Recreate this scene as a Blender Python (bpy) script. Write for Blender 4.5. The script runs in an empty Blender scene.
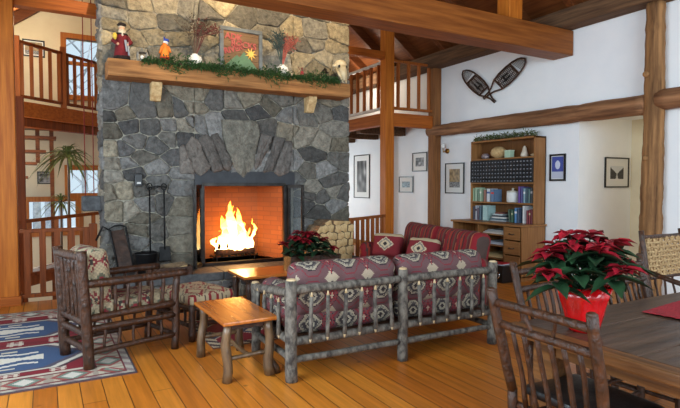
import bpy, math, random
from mathutils import Vector, Matrix, noise
random.seed(7)
R = math.radians
COL = bpy.context.scene.collection
W_, H_ = 680, 408
# ------------------------------------------------------------------ camera
FPX, YAW, PITCH, CH = 522.0, R(29.5), R(2.1), 1.55
FW = Vector((math.sin(YAW)*math.cos(PITCH), math.cos(YAW)*math.cos(PITCH), -math.sin(PITCH)))
RT = Vector((math.cos(YAW), -math.sin(YAW), 0)); UP = RT.cross(FW)
CAM = Vector((0, 0, CH))
def at(px, py, X=None, Y=None, Z=None):
    d = FW + RT*((px-W_/2)/FPX) + UP*((H_/2-py)/FPX)
    if X is not None: t = X/d.x
    elif Y is not None: t = Y/d.y
    else: t = (Z-CH)/d.z
    return CAM + d*t
cd = bpy.data.cameras.new('camera'); cam = bpy.data.objects.new('camera', cd); COL.objects.link(cam)
cd.sensor_width = 36; cd.lens = FPX*36/W_; cd.clip_end = 200
cam.location = CAM; cam.rotation_euler = FW.to_track_quat('-Z', 'Y').to_euler()
bpy.context.scene.camera = cam

def lin(c):
    o = []
    for v in c[:3]:
        v /= 255.0
        o.append(v/12.92 if v <= .04045 else ((v+.055)/1.055)**2.4)
    return tuple(o)
# ------------------------------------------------------------------ materials
def mat(name, c1, c2=None, rough=.6, metal=0, scale=8, stretch=(1,1,1), bump=0., bscale=None, fac=(.35,.65), coat=0, vcol=False,
        emit=0, trans=0, vary=.25, detail=5, spec=.5):
    m = bpy.data.materials.new(name); m.use_nodes = True; nt = m.node_tree; N = nt.nodes; L = nt.links
    b = N['Principled BSDF']; b.inputs['Roughness'].default_value = rough; b.inputs['Metallic'].default_value = metal
    b.inputs['Specular IOR Level'].default_value = spec
    if coat: b.inputs['Coat Weight'].default_value = coat; b.inputs['Coat Roughness'].default_value = .15
    tc = N.new('ShaderNodeTexCoord'); mp = N.new('ShaderNodeMapping'); mp.inputs['Scale'].default_value = stretch
    L.new(tc.outputs['Object'], mp.inputs['Vector'])
    nz = N.new('ShaderNodeTexNoise'); nz.inputs['Scale'].default_value = scale; nz.inputs['Detail'].default_value = detail
    nz.inputs['Roughness'].default_value = .6 if detail<12 else .78
    L.new(mp.outputs['Vector'], nz.inputs['Vector'])
    if vcol:
        at_ = N.new('ShaderNodeAttribute'); at_.attribute_name = 'Col'
        mr = N.new('ShaderNodeMapRange'); mr.inputs['From Min'].default_value = .25; mr.inputs['From Max'].default_value = .75
        mr.inputs['To Min'].default_value = 1-vary; mr.inputs['To Max'].default_value = 1+vary
        L.new(nz.outputs['Fac'], mr.inputs['Value'])
        vm = N.new('ShaderNodeVectorMath'); vm.operation = 'SCALE'
        L.new(at_.outputs['Color'], vm.inputs[0]); L.new(mr.outputs['Result'], vm.inputs['Scale'])
        L.new(vm.outputs['Vector'], b.inputs['Base Color']); csrc = at_.outputs['Color']
    else:
        rp = N.new('ShaderNodeValToRGB'); e = rp.color_ramp.elements
        e[0].position, e[1].position = fac; e[0].color = (*lin(c1), 1); e[1].color = (*lin(c2 or c1), 1)
        L.new(nz.outputs['Fac'], rp.inputs['Fac']); L.new(rp.outputs['Color'], b.inputs['Base Color']); csrc = rp.outputs['Color']
    if bump:
        n2 = nz
        if bscale:
            n2 = N.new('ShaderNodeTexNoise'); n2.inputs['Scale'].default_value = bscale; n2.inputs['Detail'].default_value = 6
            L.new(mp.outputs['Vector'], n2.inputs['Vector'])
        bp = N.new('ShaderNodeBump'); bp.inputs['Strength'].default_value = bump; bp.inputs['Distance'].default_value = .02
        L.new(n2.outputs['Fac'], bp.inputs['Height']); L.new(bp.outputs['Normal'], b.inputs['Normal'])
    if emit:
        L.new(csrc, b.inputs['Emission Color']); b.inputs['Emission Strength'].default_value = emit
    if trans: b.inputs['Transmission Weight'].default_value = trans
    return m
def wood(name, c1, c2, axis='x', rough=.5, bump=.15, coat=0, k=1.):
    s = {'x': (.06,1,1), 'y': (1,.06,1), 'z': (1,1,.06)}[axis]
    return mat(name, c1, c2, rough=rough, scale=26*k, stretch=s, bump=bump, fac=(.3,.7), coat=coat, detail=6, spec=.5 if coat else .22)
def floor_mat():
    m = bpy.data.materials.new('pine_floorboards'); m.use_nodes = True; nt = m.node_tree; N = nt.nodes; L = nt.links
    b = N['Principled BSDF']
    tc = N.new('ShaderNodeTexCoord'); sp = N.new('ShaderNodeSeparateXYZ'); cb = N.new('ShaderNodeCombineXYZ')
    L.new(tc.outputs['Object'], sp.inputs[0]); L.new(sp.outputs['Y'], cb.inputs['X']); L.new(sp.outputs['X'], cb.inputs['Y'])
    br = N.new('ShaderNodeTexBrick'); L.new(cb.outputs[0], br.inputs['Vector'])
    br.inputs['Scale'].default_value = 1; br.inputs['Brick Width'].default_value = 3.1; br.inputs['Row Height'].default_value = .155
    br.inputs['Mortar Size'].default_value = .0035; br.inputs['Mortar Smooth'].default_value = .3; br.inputs['Bias'].default_value = 0
    br.offset = .37; br.offset_frequency = 3
    br.inputs['Color1'].default_value = (*lin((208,130,44)),1); br.inputs['Color2'].default_value = (*lin((180,100,27)),1)
    br.inputs['Mortar'].default_value = (*lin((62,34,14)),1)
    mp = N.new('ShaderNodeMapping'); mp.inputs['Scale'].default_value = (1,.05,1); L.new(tc.outputs['Object'], mp.inputs[0])
    nz = N.new('ShaderNodeTexNoise'); nz.inputs['Scale'].default_value = 38; nz.inputs['Detail'].default_value = 6; L.new(mp.outputs[0], nz.inputs['Vector'])
    mr = N.new('ShaderNodeMapRange'); mr.inputs['From Min'].default_value=.3; mr.inputs['From Max'].default_value=.7
    mr.inputs['To Min'].default_value=.78; mr.inputs['To Max'].default_value=1.15; L.new(nz.outputs['Fac'], mr.inputs['Value'])
    # knots
    vo = N.new('ShaderNodeTexVoronoi'); vo.inputs['Scale'].default_value = 2.6; L.new(tc.outputs['Object'], vo.inputs['Vector'])
    kr = N.new('ShaderNodeMapRange'); kr.inputs['From Min'].default_value=.02; kr.inputs['From Max'].default_value=.07
    kr.inputs['To Min'].default_value=.35; kr.inputs['To Max'].default_value=1; L.new(vo.outputs['Distance'], kr.inputs['Value'])
    ml = N.new('ShaderNodeMath'); ml.operation='MULTIPLY'; L.new(mr.outputs[0], ml.inputs[0]); L.new(kr.outputs[0], ml.inputs[1])
    vm = N.new('ShaderNodeVectorMath'); vm.operation='SCALE'; L.new(br.outputs['Color'], vm.inputs[0]); L.new(ml.outputs[0], vm.inputs['Scale'])
    L.new(vm.outputs[0], b.inputs['Base Color'])
    b.inputs['Roughness'].default_value = .34
    n3 = N.new('ShaderNodeTexNoise'); n3.inputs['Scale'].default_value = 3; L.new(tc.outputs['Object'], n3.inputs['Vector'])
    r3 = N.new('ShaderNodeMapRange'); r3.inputs['To Min'].default_value=.22; r3.inputs['To Max'].default_value=.46; L.new(n3.outputs['Fac'], r3.inputs['Value']); L.new(r3.outputs[0], b.inputs['Roughness'])
    bp = N.new('ShaderNodeBump'); bp.inputs['Strength'].default_value=.25; bp.inputs['Distance'].default_value=.01; bp.invert=True
    L.new(br.outputs['Fac'], bp.inputs['Height']); L.new(bp.outputs[0], b.inputs['Normal'])
    return m
def brick_mat():
    m = bpy.data.materials.new('firebrick'); m.use_nodes = True; nt = m.node_tree; N = nt.nodes; L = nt.links
    b = N['Principled BSDF']; tc = N.new('ShaderNodeTexCoord')
    sp = N.new('ShaderNodeSeparateXYZ'); cb = N.new('ShaderNodeCombineXYZ'); ad = N.new('ShaderNodeMath'); ad.operation='ADD'
    L.new(tc.outputs['Object'], sp.inputs[0]); L.new(sp.outputs['X'], ad.inputs[0]); L.new(sp.outputs['Y'], ad.inputs[1])
    L.new(ad.outputs[0], cb.inputs['X']); L.new(sp.outputs['Z'], cb.inputs['Y'])
    br = N.new('ShaderNodeTexBrick'); L.new(cb.outputs[0], br.inputs['Vector']); br.inputs['Scale'].default_value=1
    br.inputs['Brick Width'].default_value=.22; br.inputs['Row Height'].default_value=.075; br.inputs['Mortar Size'].default_value=.006
    br.inputs['Color1'].default_value=(*lin((148,88,46)),1); br.inputs['Color2'].default_value=(*lin((132,76,40)),1); br.inputs['Mortar'].default_value=(*lin((122,74,42)),1)
    L.new(br.outputs['Color'], b.inputs['Base Color']); b.inputs['Roughness'].default_value=.85
    return m
def flame_mat():
    m = bpy.data.materials.new('flame'); m.use_nodes = True; nt = m.node_tree; N = nt.nodes; L = nt.links
    N.remove(N['Principled BSDF']); em = N.new('ShaderNodeEmission'); ge = N.new('ShaderNodeAttribute'); ge.attribute_name='Col'
    L.new(ge.outputs['Color'], em.inputs['Color']); em.inputs['Strength'].default_value = 9
    L.new(em.outputs[0], N['Material Output'].inputs['Surface'])
    return m
def glass_mat():
    m = bpy.data.materials.new('window_glass'); m.use_nodes = True; nt = m.node_tree; N = nt.nodes; L = nt.links
    N.remove(N['Principled BSDF']); g = N.new('ShaderNodeBsdfGlossy'); g.inputs['Roughness'].default_value=.03
    t = N.new('ShaderNodeBsdfTransparent'); t.inputs['Color'].default_value=(.93,.95,.95,1)
    fr = N.new('ShaderNodeFresnel'); fr.inputs['IOR'].default_value=1.45
    mx = N.new('ShaderNodeMixShader'); L.new(fr.outputs[0], mx.inputs[0]); L.new(t.outputs[0], mx.inputs[1]); L.new(g.outputs[0], mx.inputs[2])
    L.new(mx.outputs[0], N['Material Output'].inputs['Surface'])
    return m
M = {}
M['floor'] = floor_mat(); M['brick'] = brick_mat(); M['flame'] = flame_mat(); M['glass'] = glass_mat()
M['wall'] = mat('white_plaster', (238,241,243), (243,245,246), rough=.85, scale=3, bump=.05, bscale=60)
M['cream'] = mat('cream_plaster', (222,206,172), (228,214,182), rough=.85, scale=3)
M['stone'] = mat('granite_stone', (0,0,0), rough=.82, scale=13, vcol=True, vary=.85, bump=1.0, bscale=30, detail=12)
M['mortar'] = mat('mortar', (178,172,156), (140,134,120), rough=.95, scale=18, bump=.5)
M['slab'] = mat('hearth_slab_stone', (92,92,92), (62,64,66), rough=.6, scale=14, bump=.4)
M['pine_z'] = wood('honey_pine_upright', (206,122,42), (162,84,24), 'z')
M['pine_x'] = wood('honey_fir_long', (190,104,36), (142,70,22), 'x')
M['pine_y'] = wood('honey_fir_deep', (180,100,38), (136,68,24), 'y')
M['fir_beam'] = wood('fir_tie_beam', (156,92,38), (108,56,20), 'x', k=.8)
M['mantel'] = wood('hewn_mantel', (190,134,80), (122,80,46), 'x', rough=.7, bump=.5)
M['roofwood'] = wood('roof_boards', (128,76,40), (92,50,26), 'y')
M['rafter'] = wood('rafter_wood', (120,68,34), (84,44,22), 'x')
M['oldbeam'] = wood('weathered_plate', (120,90,64), (74,54,40), 'y', rough=.8, bump=.6)
M['loglong'] = wood('peeled_log_long', (172,124,86), (92,60,40), 'y', rough=.75, bump=.6, k=.6)
M['logup'] = wood('peeled_log_upright', (176,130,84), (84,56,34), 'z', rough=.75, bump=.7, k=.6)
M['hewn'] = wood('hewn_post', (150,100,58), (104,64,36), 'z', rough=.75, bump=.5)
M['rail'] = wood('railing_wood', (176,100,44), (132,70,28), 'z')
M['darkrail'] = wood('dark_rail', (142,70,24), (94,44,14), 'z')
M['whiterail'] = mat('off_white_rail', (214,210,204), (196,188,178), rough=.5, scale=10)  # plain off-white, shared by the loft rails and a tread board
M['bark'] = mat('hickory_bark_dark', (80,46,25), (25,15,9), rough=.36, scale=34, stretch=(1,1,.6), bump=.8, fac=(.3,.72), detail=8)
M['barkgrey'] = mat('grey_bark', (122,115,104), (54,48,44), rough=.75, scale=24, stretch=(1,1,.6), bump=1.0, fac=(.38,.64), detail=9)
M['tip'] = mat('whittled_wood', (206,182,142), (180,150,108), rough=.7)
M['knotty'] = mat('varnished_branch', (120,92,62), (66,46,30), rough=.4, scale=16, stretch=(1,1,.3), bump=.5, coat=.3)
M['tabletop'] = wood('amber_varnished_top', (206,120,44), (158,84,28), 'y', rough=.25, coat=.5)
M['tabletopx'] = wood('amber_varnished_coffee', (206,120,44), (158,84,28), 'x', rough=.3, coat=.4)
M['dining'] = wood('reclaimed_plank', (92,70,54), (46,34,27), 'x', rough=.36, bump=.4, k=.7)
M['diningedge'] = wood('reclaimed_edge', (136,90,48), (78,50,28), 'y', rough=.5, bump=.4)
M['oak'] = wood('oak_cabinet', (164,116,70), (128,84,46), 'z', rough=.45)
M['oaky'] = wood('oak_shelf', (164,116,70), (128,84,46), 'y', rough=.45)
M['oakdark'] = wood('oak_back', (120,80,46), (94,60,32), 'z', rough=.5)
M['kilim'] = mat('kilim_weave', (0,0,0), rough=.92, scale=220, vcol=True, vary=.22, bump=.35)
M['fabric'] = mat('woven_upholstery', (0,0,0), rough=.9, scale=160, vcol=True, vary=.18, bump=.3)
M['print'] = mat('printed_picture', (0,0,0), rough=.5, scale=40, vcol=True, vary=.04)
M['vc'] = mat('coloured_matte', (0,0,0), rough=.6, scale=30, vcol=True, vary=.12)
M['leather'] = mat('black_leather', (34,31,30), (22,20,20), rough=.35, scale=40, bump=.15)
M['iron'] = mat('black_iron', (36,35,35), (22,22,22), rough=.5, metal=.6, scale=30, bump=.2)
M['steel'] = mat('dark_steel_frame', (70,66,62), (48,45,43), rough=.35, metal=.9)
M['lintel'] = mat('slate_lintel', (58,60,64), (44,46,50), rough=.55, scale=10)
M['black'] = mat('black_frame', (22,22,24), (16,16,17), rough=.4)
M['white'] = mat('white_matting', (226,226,222), rough=.8)
M['brass'] = mat('brass', (190,150,80), (160,120,60), rough=.3, metal=1)
M['red'] = mat('poinsettia_bract', (176,16,40), (112,8,24), rough=.55, scale=14)
M['darkred'] = mat('poinsettia_bract_shade_variety', (124,10,28), (160,16,38), rough=.55, scale=14)
M['leaf'] = mat('poinsettia_leaf', (34,66,38), (20,44,26), rough=.5, scale=14)
M['foil'] = mat('red_foil_wrap', (206,16,22), (170,8,14), rough=.18, scale=9, bump=.7, coat=.6)
M['garland'] = mat('fir_garland_needles', (70,106,48), (34,62,26), rough=.7, scale=40)
M['sage'] = mat('sage_garland', (108,118,70), (70,84,48), rough=.7, scale=40)
M['plant'] = mat('dracaena_leaf', (134,146,84), (74,92,46), rough=.5, scale=10)
M['cloth'] = mat('red_runner_cloth', (186,40,52), (146,22,34), rough=.95, scale=90, bump=.8)
M['rope'] = mat('red_cord', (150,40,30), (120,28,22), rough=.8)
M['split'] = mat('split_wood_face', (226,198,146), (186,146,94), rough=.8, scale=20, bump=.4)
M['logbark'] = mat('firewood_bark', (150,124,92), (84,66,48), rough=.9, scale=20, bump=.8)
M['charred'] = mat('charred_log', (30,22,18), (60,34,20), rough=.95, scale=30, bump=.8)
M['snow'] = mat('snow', (226,232,240), (205,214,226), rough=.9, scale=.6)
M['treebark'] = mat('forest_bark', (180,184,190), (140,146,154), rough=.9, scale=9)
M['everg'] = mat('evergreen', (130,146,148), (196,206,212), rough=.9, scale=6)
M['greystone'] = mat('granite_ledge', (92,94,96), (58,60,62), rough=.8, scale=16, bump=.6)
M['cane'] = mat('woven_cane', (196,164,118), (150,116,74), rough=.7, scale=60, bump=.5)
M['brownleather'] = mat('brown_hide', (70,48,36), (40,27,20), rough=.5, scale=14, bump=.5)
M['straw'] = mat('dried_stems', (112,62,52), (70,44,38), rough=.9)
M['lattice'] = mat('black_lattice_wood', (40,40,44), (26,26,29), rough=.45)
M['windowtrim'] = wood('window_casing', (196,122,58), (160,90,40), 'z')
# ------------------------------------------------------------------ mesh building
class MB:
    def __init__(s): s.v=[]; s.f=[]; s.c=[]; s.hc=False
    def add(s, vs, fs, col=None):
        o=len(s.v); s.v += [Vector(p) for p in vs]; s.f += [tuple(i+o for i in f) for f in fs]
        if callable(col): s.c += [col(k) for k in range(len(fs))]; s.hc=True
        else: s.c += [col]*len(fs); s.hc = s.hc or col is not None
        return s
    def box(s, c, d, rz=0, m=None, col=None):
        x,y,z=[q/2 for q in d]; vs=[Vector((a*x,b*y,e*z)) for a in(-1,1) for b in(-1,1) for e in(-1,1)]
        mt = m or Matrix.Rotation(rz,3,'Z'); c=Vector(c)
        return s.add([mt@v+c for v in vs], [(0,1,3,2),(4,6,7,5),(0,4,5,1),(2,3,7,6),(0,2,6,4),(1,5,7,3)], col)
    def bb(s, x0,x1,y0,y1,z0,z1,col=None): return s.box(((x0+x1)/2,(y0+y1)/2,(z0+z1)/2),(abs(x1-x0),abs(y1-y0),abs(z1-z0)),col=col)
    def bar(s, p, q, w, h, col=None):          # square bar from p to q
        p,q=Vector(p),Vector(q); d=q-p; L=d.length; d.normalize()
        up=Vector((0,0,1)) if abs(d.z)<.95 else Vector((1,0,0)); a=d.cross(up).normalized(); b=a.cross(d)
        return s.box((p+q)/2,(w,L,h),m=Matrix((a,d,b)).transposed(),col=col)
    def tube(s, pts, rad, n=10, col=None, cap=True):
        pts=[Vector(p) for p in pts]; k=len(pts)
        if not hasattr(rad,'__len__'): rad=[rad]*k
        vs=[]; t0=(pts[1]-pts[0]).normalized(); a=t0.orthogonal().normalized()
        for i,p in enumerate(pts):
            t=(pts[min(i+1,k-1)]-pts[max(i-1,0)]).normalized()
            a=(a-t*a.dot(t)).normalized(); b=t.cross(a)
            for j in range(n):
                g=2*math.pi*j/n; vs.append(p+(a*math.cos(g)+b*math.sin(g))*rad[i])
        fs=[(i*n+j,i*n+(j+1)%n,(i+1)*n+(j+1)%n,(i+1)*n+j) for i in range(k-1) for j in range(n)]
        if cap: fs+=[tuple(range(n))[::-1], tuple(range((k-1)*n,k*n))]
        return s.add(vs,fs,col)
    def limb(s, p, q, r0, r1=None, wob=.012, n=10, seg=None, knots=.12, col=None, cap=True):
        p,q=Vector(p),Vector(q); r1=r1 or r0; L=(q-p).length; seg=seg or max(4,int(L/.07)); sd=random.random()*90
        pts=[];rr=[]
        for i in range(seg+1):
            t=i/seg; w=math.sin(math.pi*t)**.5 if 0<t<1 else 0
            o=Vector((noise.noise(Vector((sd,t*2,0))),noise.noise(Vector((sd,t*2,7))),noise.noise(Vector((sd,t*2,13)))*.3))*wob*1.3*w
            pts.append(p.lerp(q,t)+o); rr.append((r0+(r1-r0)*t)*(1+knots*(noise.noise(Vector((sd+5,t*L*5,3)))*.7+noise.noise(Vector((sd+5,t*L*19,8)))*.5)))
        return s.tube(pts,rr,n,col,cap)
    def lathe(s, prof, c=(0,0,0), n=24, col=None, wave=None):
        c=Vector(c); vs=[]
        for r,z in prof:
            for j in range(n):
                g=2*math.pi*j/n; rr=r*(1+(wave(g,z) if wave else 0)); vs.append(c+Vector((rr*math.cos(g),rr*math.sin(g),z)))
        k=len(prof); fs=[(i*n+j,i*n+(j+1)%n,(i+1)*n+(j+1)%n,(i+1)*n+j) for i in range(k-1) for j in range(n)]
        fs+=[tuple(range(n))[::-1],tuple(range((k-1)*n,k*n))]
        return s.add(vs,fs,col)
    def ball(s, c, r, n=12, col=None, noise_=0):
        c=Vector(c); r=Vector(r) if hasattr(r,'__len__') else Vector((r,r,r)); vs=[];k=n//2+1
        for i in range(k+1):
            a=math.pi*i/k
            for j in range(n):
                g=2*math.pi*j/n; d=Vector((math.sin(a)*math.cos(g),math.sin(a)*math.sin(g),math.cos(a)))
                f=1+noise_*noise.noise(d*1.7+c*9); vs.append(c+Vector((d.x*r.x,d.y*r.y,d.z*r.z))*f)
        return s.add(vs,[(i*n+j,(i+1)*n+j,(i+1)*n+(j+1)%n,i*n+(j+1)%n) for i in range(k) for j in range(n)],col)
    def prism(s, poly, o, ax, ay, az, h, col=None):   # poly in (ax,ay) from o, extruded h along az
        o,ax,ay,az=map(Vector,(o,ax,ay,az)); n=len(poly)
        a=[o+ax*x+ay*y for x,y in poly]; b=[p+az*h for p in a]
        return s.add(a+b,[tuple(range(n))[::-1],tuple(range(n,2*n))]+[(i,(i+1)%n,n+(i+1)%n,n+i) for i in range(n)],col)
    def leaf(s, b, d, L, w, droop=.2, up=(0,0,1), col=None, fold=.25, lob=0):
        b,d,up=Vector(b),Vector(d).normalized(),Vector(up); sd=d.cross(up)
        if sd.length<.05: sd=Vector((1,0,0))
        sd.normalize(); nn=sd.cross(d); vs=[]; k=5
        for i in range(k+1):
            t=i/k; ww=w*(math.sin(math.pi*min(1,t**.75+.02)))*(1+lob*(i%2)); c=b+d*(L*t)-Vector((0,0,1))*(droop*L*t*t)
            vs+=[c-sd*ww/2+nn*ww*fold, c, c+sd*ww/2+nn*ww*fold]
        fs=[]
        for i in range(k):
            for j in range(2): fs.append((i*3+j,i*3+j+1,i*3+j+4,i*3+j+3))
        return s.add(vs,fs,col)
    def cushion(s, c, d, m=None, r=.06, puff=.03, n=12, col=None, wr=.006, cell=None):
        hx,hy,hz=[q/2 for q in d]; half=Vector((hx,hy,hz)); r=min(r,hx,hy,hz); m=m or Matrix.Identity(3); c=Vector(c)
        sm=d.index(min(d)) if isinstance(d,(tuple,list)) else 2
        def cnt(L): return max(3,int(L/(cell or .05)))
        sd=random.random()*50
        for ax in range(3):
            u,v=[k for k in range(3) if k!=ax]
            nu,nv=cnt(d[u]),cnt(d[v])
            for sg in (-1,1):
                vs=[];fs=[];cc=[]
                for i in range(nu+1):
                    for j in range(nv+1):
                        p=Vector((0,0,0)); p[ax]=sg*half[ax]; p[u]=(-1+2*i/nu)*half[u]; p[v]=(-1+2*j/nv)*half[v]
                        core=Vector([max(-(half[k]-r),min(half[k]-r,p[k])) for k in range(3)]); e=p-core
                        q=core+(e.normalized()*r if e.length>1e-9 else e)
                        if puff:
                            uu=[k for k in range(3) if k!=sm]; f=1
                            for k in uu: f*=max(0,1-(q[k]/half[k])**2)
                            q[sm]+=math.copysign(1,q[sm])*puff*f**.6*(abs(q[sm])/half[sm])
                            for k in uu:
                                o=[t for t in uu if t!=k][0]; q[k]-= q[k]*.05*(q[o]/half[o])**2*(-1) if False else 0
                        q=q+q.normalized()*wr*noise.noise(q*9+Vector((sd,0,0)))*2 
                        vs.append(q)
                for i in range(nu):
                    for j in range(nv):
                        a=i*(nv+1)+j; f=(a,a+1,a+nv+2,a+nv+1)
                        if (sg>0)==(ax==1): f=f
                        else: f=f[::-1]
                        fs.append(f)
                        if col: cc.append(col((vs[f[0]]+vs[f[2]])/2, ax))
                s.add([m@q+c for q in vs],fs,(lambda k,cc=cc:cc[k]) if col else None)
        return s
def obj(name, mb, m, parent=None, bevel=0, smooth=False, world=False, sub=0, kind=None, label=None):
    me=bpy.data.meshes.new(name); vs=[Vector(v) for v in mb.v]
    o=bpy.data.objects.new(name,me); COL.objects.link(o)
    if parent is not None:
        if world:
            inv=wm(parent).inverted(); vs=[inv@v for v in vs]
        o.parent=parent
    else:
        xs=[v.x for v in vs];ys=[v.y for v in vs];z0=min(v.z for v in vs)
        c=Vector(((min(xs)+max(xs))/2,(min(ys)+max(ys))/2,z0)); o.location=c; vs=[v-c for v in vs]
    me.from_pydata(vs,[],mb.f); 
    if mb.hc:
        ca=me.color_attributes.new('Col','FLOAT_COLOR','CORNER'); arr=[]
        for f,c in zip(mb.f,mb.c):
            c=c or (.5,.5,.5); arr+= [c[0],c[1],c[2],1.0]*len(f)
        ca.data.foreach_set('color',arr)
    me.validate(); me.update()
    if smooth: me.polygons.foreach_set('use_smooth',[True]*len(me.polygons))
    me.materials.append(m if not isinstance(m,str) else M[m])
    if bevel:
        b=o.modifiers.new('bevel','BEVEL'); b.width=bevel; b.segments=2; b.limit_method='ANGLE'
    if kind: o['kind']=kind
    if label: o['label']=label
    return o
def wm(p):
    m=Matrix.Translation(p.location)@Matrix.Rotation(p.rotation_euler.z,4,'Z')
    return wm(p.parent)@m if p.parent else m
def thing(name,label,cat,loc=(0,0,0),rz=0,group=None):
    o=bpy.data.objects.new(name,None); COL.objects.link(o); o.location=loc; o.rotation_euler=(0,0,rz); o.empty_display_size=.1
    return tag(o,label,cat,group)
def tag(o,label,cat,group=None):
    o['label']=label; o['category']=cat
    if group: o['group']=group
    return o
def dup(root,loc,rz=None,label=None,group=None,parent=None):
    r=root.copy(); COL.objects.link(r)
    if parent is None: r.location=loc; 
    else: r.parent=parent
    if rz is not None: r.rotation_euler=(0,0,rz)
    if label: r['label']=label
    if group: r['group']=group
    for ch in root.children: dup(ch,None,parent=r)
    return r
def struct(name,mb,m,**k): return obj(name,mb,m,kind='structure',**k)

# ================================================================== THE SETTING
FY=7.6        # front plane of the chimney
RW=7.15       # right wall
BY=13.0       # back gable wall
WELL_Y=8.0
b=MB(); b.bb(-3.5,9.5,-2.6,WELL_Y,-.25,0); b.bb(1.4,4.46,WELL_Y,8.6,-.25,0); b.bb(4.46,9.5,WELL_Y,BY,-.25,0)
struct('floor',b,'floor')
b=MB(); b.bb(-3.5,4.46,WELL_Y,BY,-1.45,-1.25); struct('floor_lower',b,'floor')
b=MB(); b.bb(-3.5,.64,WELL_Y-.15,WELL_Y,-1.25,-.25); struct('wall_stairwell',b,'cream')
# right wall: full height beyond the recess, header over it, and the near piece
b=MB(); b.bb(RW,RW+.15,5.19,BY,0,4.2); b.bb(RW,RW+.15,4.0,5.19,2.58,4.2); b.bb(RW,RW+.15,-.6,4.0,0,4.2)
struct('wall_right',b,'wall')
b=MB(); b.bb(RW+.15,8.6,5.19,5.34,0,2.7); struct('wall_hall',b,'wall')
b=MB(); b.bb(8.5,8.65,2.6,5.19,0,2.7); struct('wall_hall_end',b,'cream')
b=MB(); b.bb(RW+.15,8.5,2.6,2.75,0,2.62); struct('wall_hall_light_block',b,'cream')  # unseen wall added to keep sky light out of the hall
b=MB(); b.bb(RW+.15,8.65,2.6,5.34,2.62,2.72); struct('ceiling_hall',b,'wall')
b=MB(); b.bb(RW-.02,RW,5.2,BY,0,.12); struct('baseboard_right',b,'oaky')
# back gable wall with three window openings
wu0,wu1=at(66,38,Y=BY),at(99,97,Y=BY); wl0,wl1=at(70,170,Y=BY),at(97,193,Y=BY); wb0,wb1=at(29,202,Y=BY),at(76,230,Y=BY)
wins=[(wu0.x,1.66,wu1.z,wu0.z),(wl0.x,1.58,wl1.z,wl0.z),(wb0.x,wb1.x,wb1.z,wb0.z)]
def wall_holes(x0,x1,z0,z1,holes,y0,y1):
    m=MB(); xs=sorted({x0,x1}|{h[0] for h in holes}|{h[1] for h in holes}); zs=sorted({z0,z1}|{h[2] for h in holes}|{h[3] for h in holes})
    for a,c in zip(xs,xs[1:]):
        for e,g in zip(zs,zs[1:]):
            cx,cz=(a+c)/2,(e+g)/2
            if not any(h[0]<cx<h[1] and h[2]<cz<h[3] for h in holes): m.bb(a,c,y0,y1,e,g)
    return m
b=wall_holes(-3.4,RW,-1.3,5.6,wins,BY,BY+.15)
b.prism([(-1.9,5.6),(7.3,5.6),(2.76,8.2)],(0,BY,0),(1,0,0),(0,0,1),(0,1,0),.15)
struct('wall_back',b,'cream')
for i,(x0,x1,z0,z1) in enumerate(wins):
    w=MB(); t=.11
    w.bb(x0-t,x1+t,BY-.05,BY+.1,z1,z1+t); w.bb(x0-t,x1+t,BY-.06,BY+.1,z0-t,z0); w.bb(x0-t,x0,BY-.05,BY+.1,z0,z1); w.bb(x1,x1+t,BY-.05,BY+.1,z0,z1)
    if i==0: w.bb(x0,x1,BY+.02,BY+.08,(z0+z1)/2+.05,(z0+z1)/2+.13)
    if i==2: w.bb((x0+x1)/2-.04,(x0+x1)/2+.04,BY+.02,BY+.08,z0,z1)
    root=struct('window_%d'%(i+1),w,'windowtrim',bevel=.006)
    g=MB(); g.bb(x0,x1,BY+.04,BY+.05,z0,z1); obj('pane',g,'glass',root,world=True)
# roof: two slopes, ridge along the room
RX,RZ,EZ=2.76,7.55,4.2; EXR,EXL=RW+.3,-1.9
sl=(RZ-EZ)/(RW-RX)
for nm,ex in (('ceiling_right',RW+.35),('ceiling_left',-2.1)):
    ez=RZ-sl*abs(ex-RX); b=MB()
    b.add([(RX,-2.6,RZ),(ex,-2.6,ez),(ex,BY+.3,ez),(RX,BY+.3,RZ),(RX,-2.6,RZ+.12),(ex,-2.6,ez+.12),(ex,BY+.3,ez+.12),(RX,BY+.3,RZ+.12)],
          [(0,1,2,3),(7,6,5,4),(0,4,5,1),(1,5,6,2),(2,6,7,3),(3,7,4,0)])
    struct(nm,b,'roofwood')
gid=0
ys=[.4+.95*i for i in range(14)]
rf=None
for side,ex,ezz,gn in ((1,RW+.1,EZ-.02,'rafters on the right roof slope'),(-1,-1.63,EZ-.02,'rafters on the left roof slope')):
    for i,y in enumerate(ys):
        m=MB(); z1=RZ-.11; z0=RZ-sl*abs(ex-RX)-.11
        m.bar((RX,0,z1),(ex,0,z0),.12,.2)
        o=obj('rafter',m,'rafter',bevel=.01); o.location.y=y
        tag(o,'dark wooden rafter of the sloping roof above the stone chimney side' if side<0 else 'dark wooden rafter of the sloping roof above the white wall','rafter',gn)
b=MB(); b.bb(RX-.1,RX+.1,-2.5,BY,RZ-.45,RZ-.12); tag(obj('ridge_beam',b,'roofwood',bevel=.01),'long ridge beam under the peak of the roof','beam')
b=MB(); b.bb(RW-.32,RW-.0,-.6,BY-.02,3.93,4.2)
tag(obj('wall_plate',b,'oldbeam',bevel=.03),'weathered dark plate beam along the top of the white wall','beam')
m=MB(); m.limb((RW-.13,BY-4.4,2.66),(RW-.13,4.08,2.62),.115,.14,wob=.03,n=14,seg=40,knots=.12)
tag(obj('wall_log',m,'loglong',smooth=True),'long horizontal peeled log on the white wall above the bookcase','log')
m=MB(); m.limb((RW-.12,3.93,2.66),(RW-.12,.9,2.66),.13,.13,wob=.02,n=14,seg=20,knots=.12)
tag(obj('wall_log',m,'loglong',smooth=True),'short horizontal peeled log right of the upright log post','log')
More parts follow.
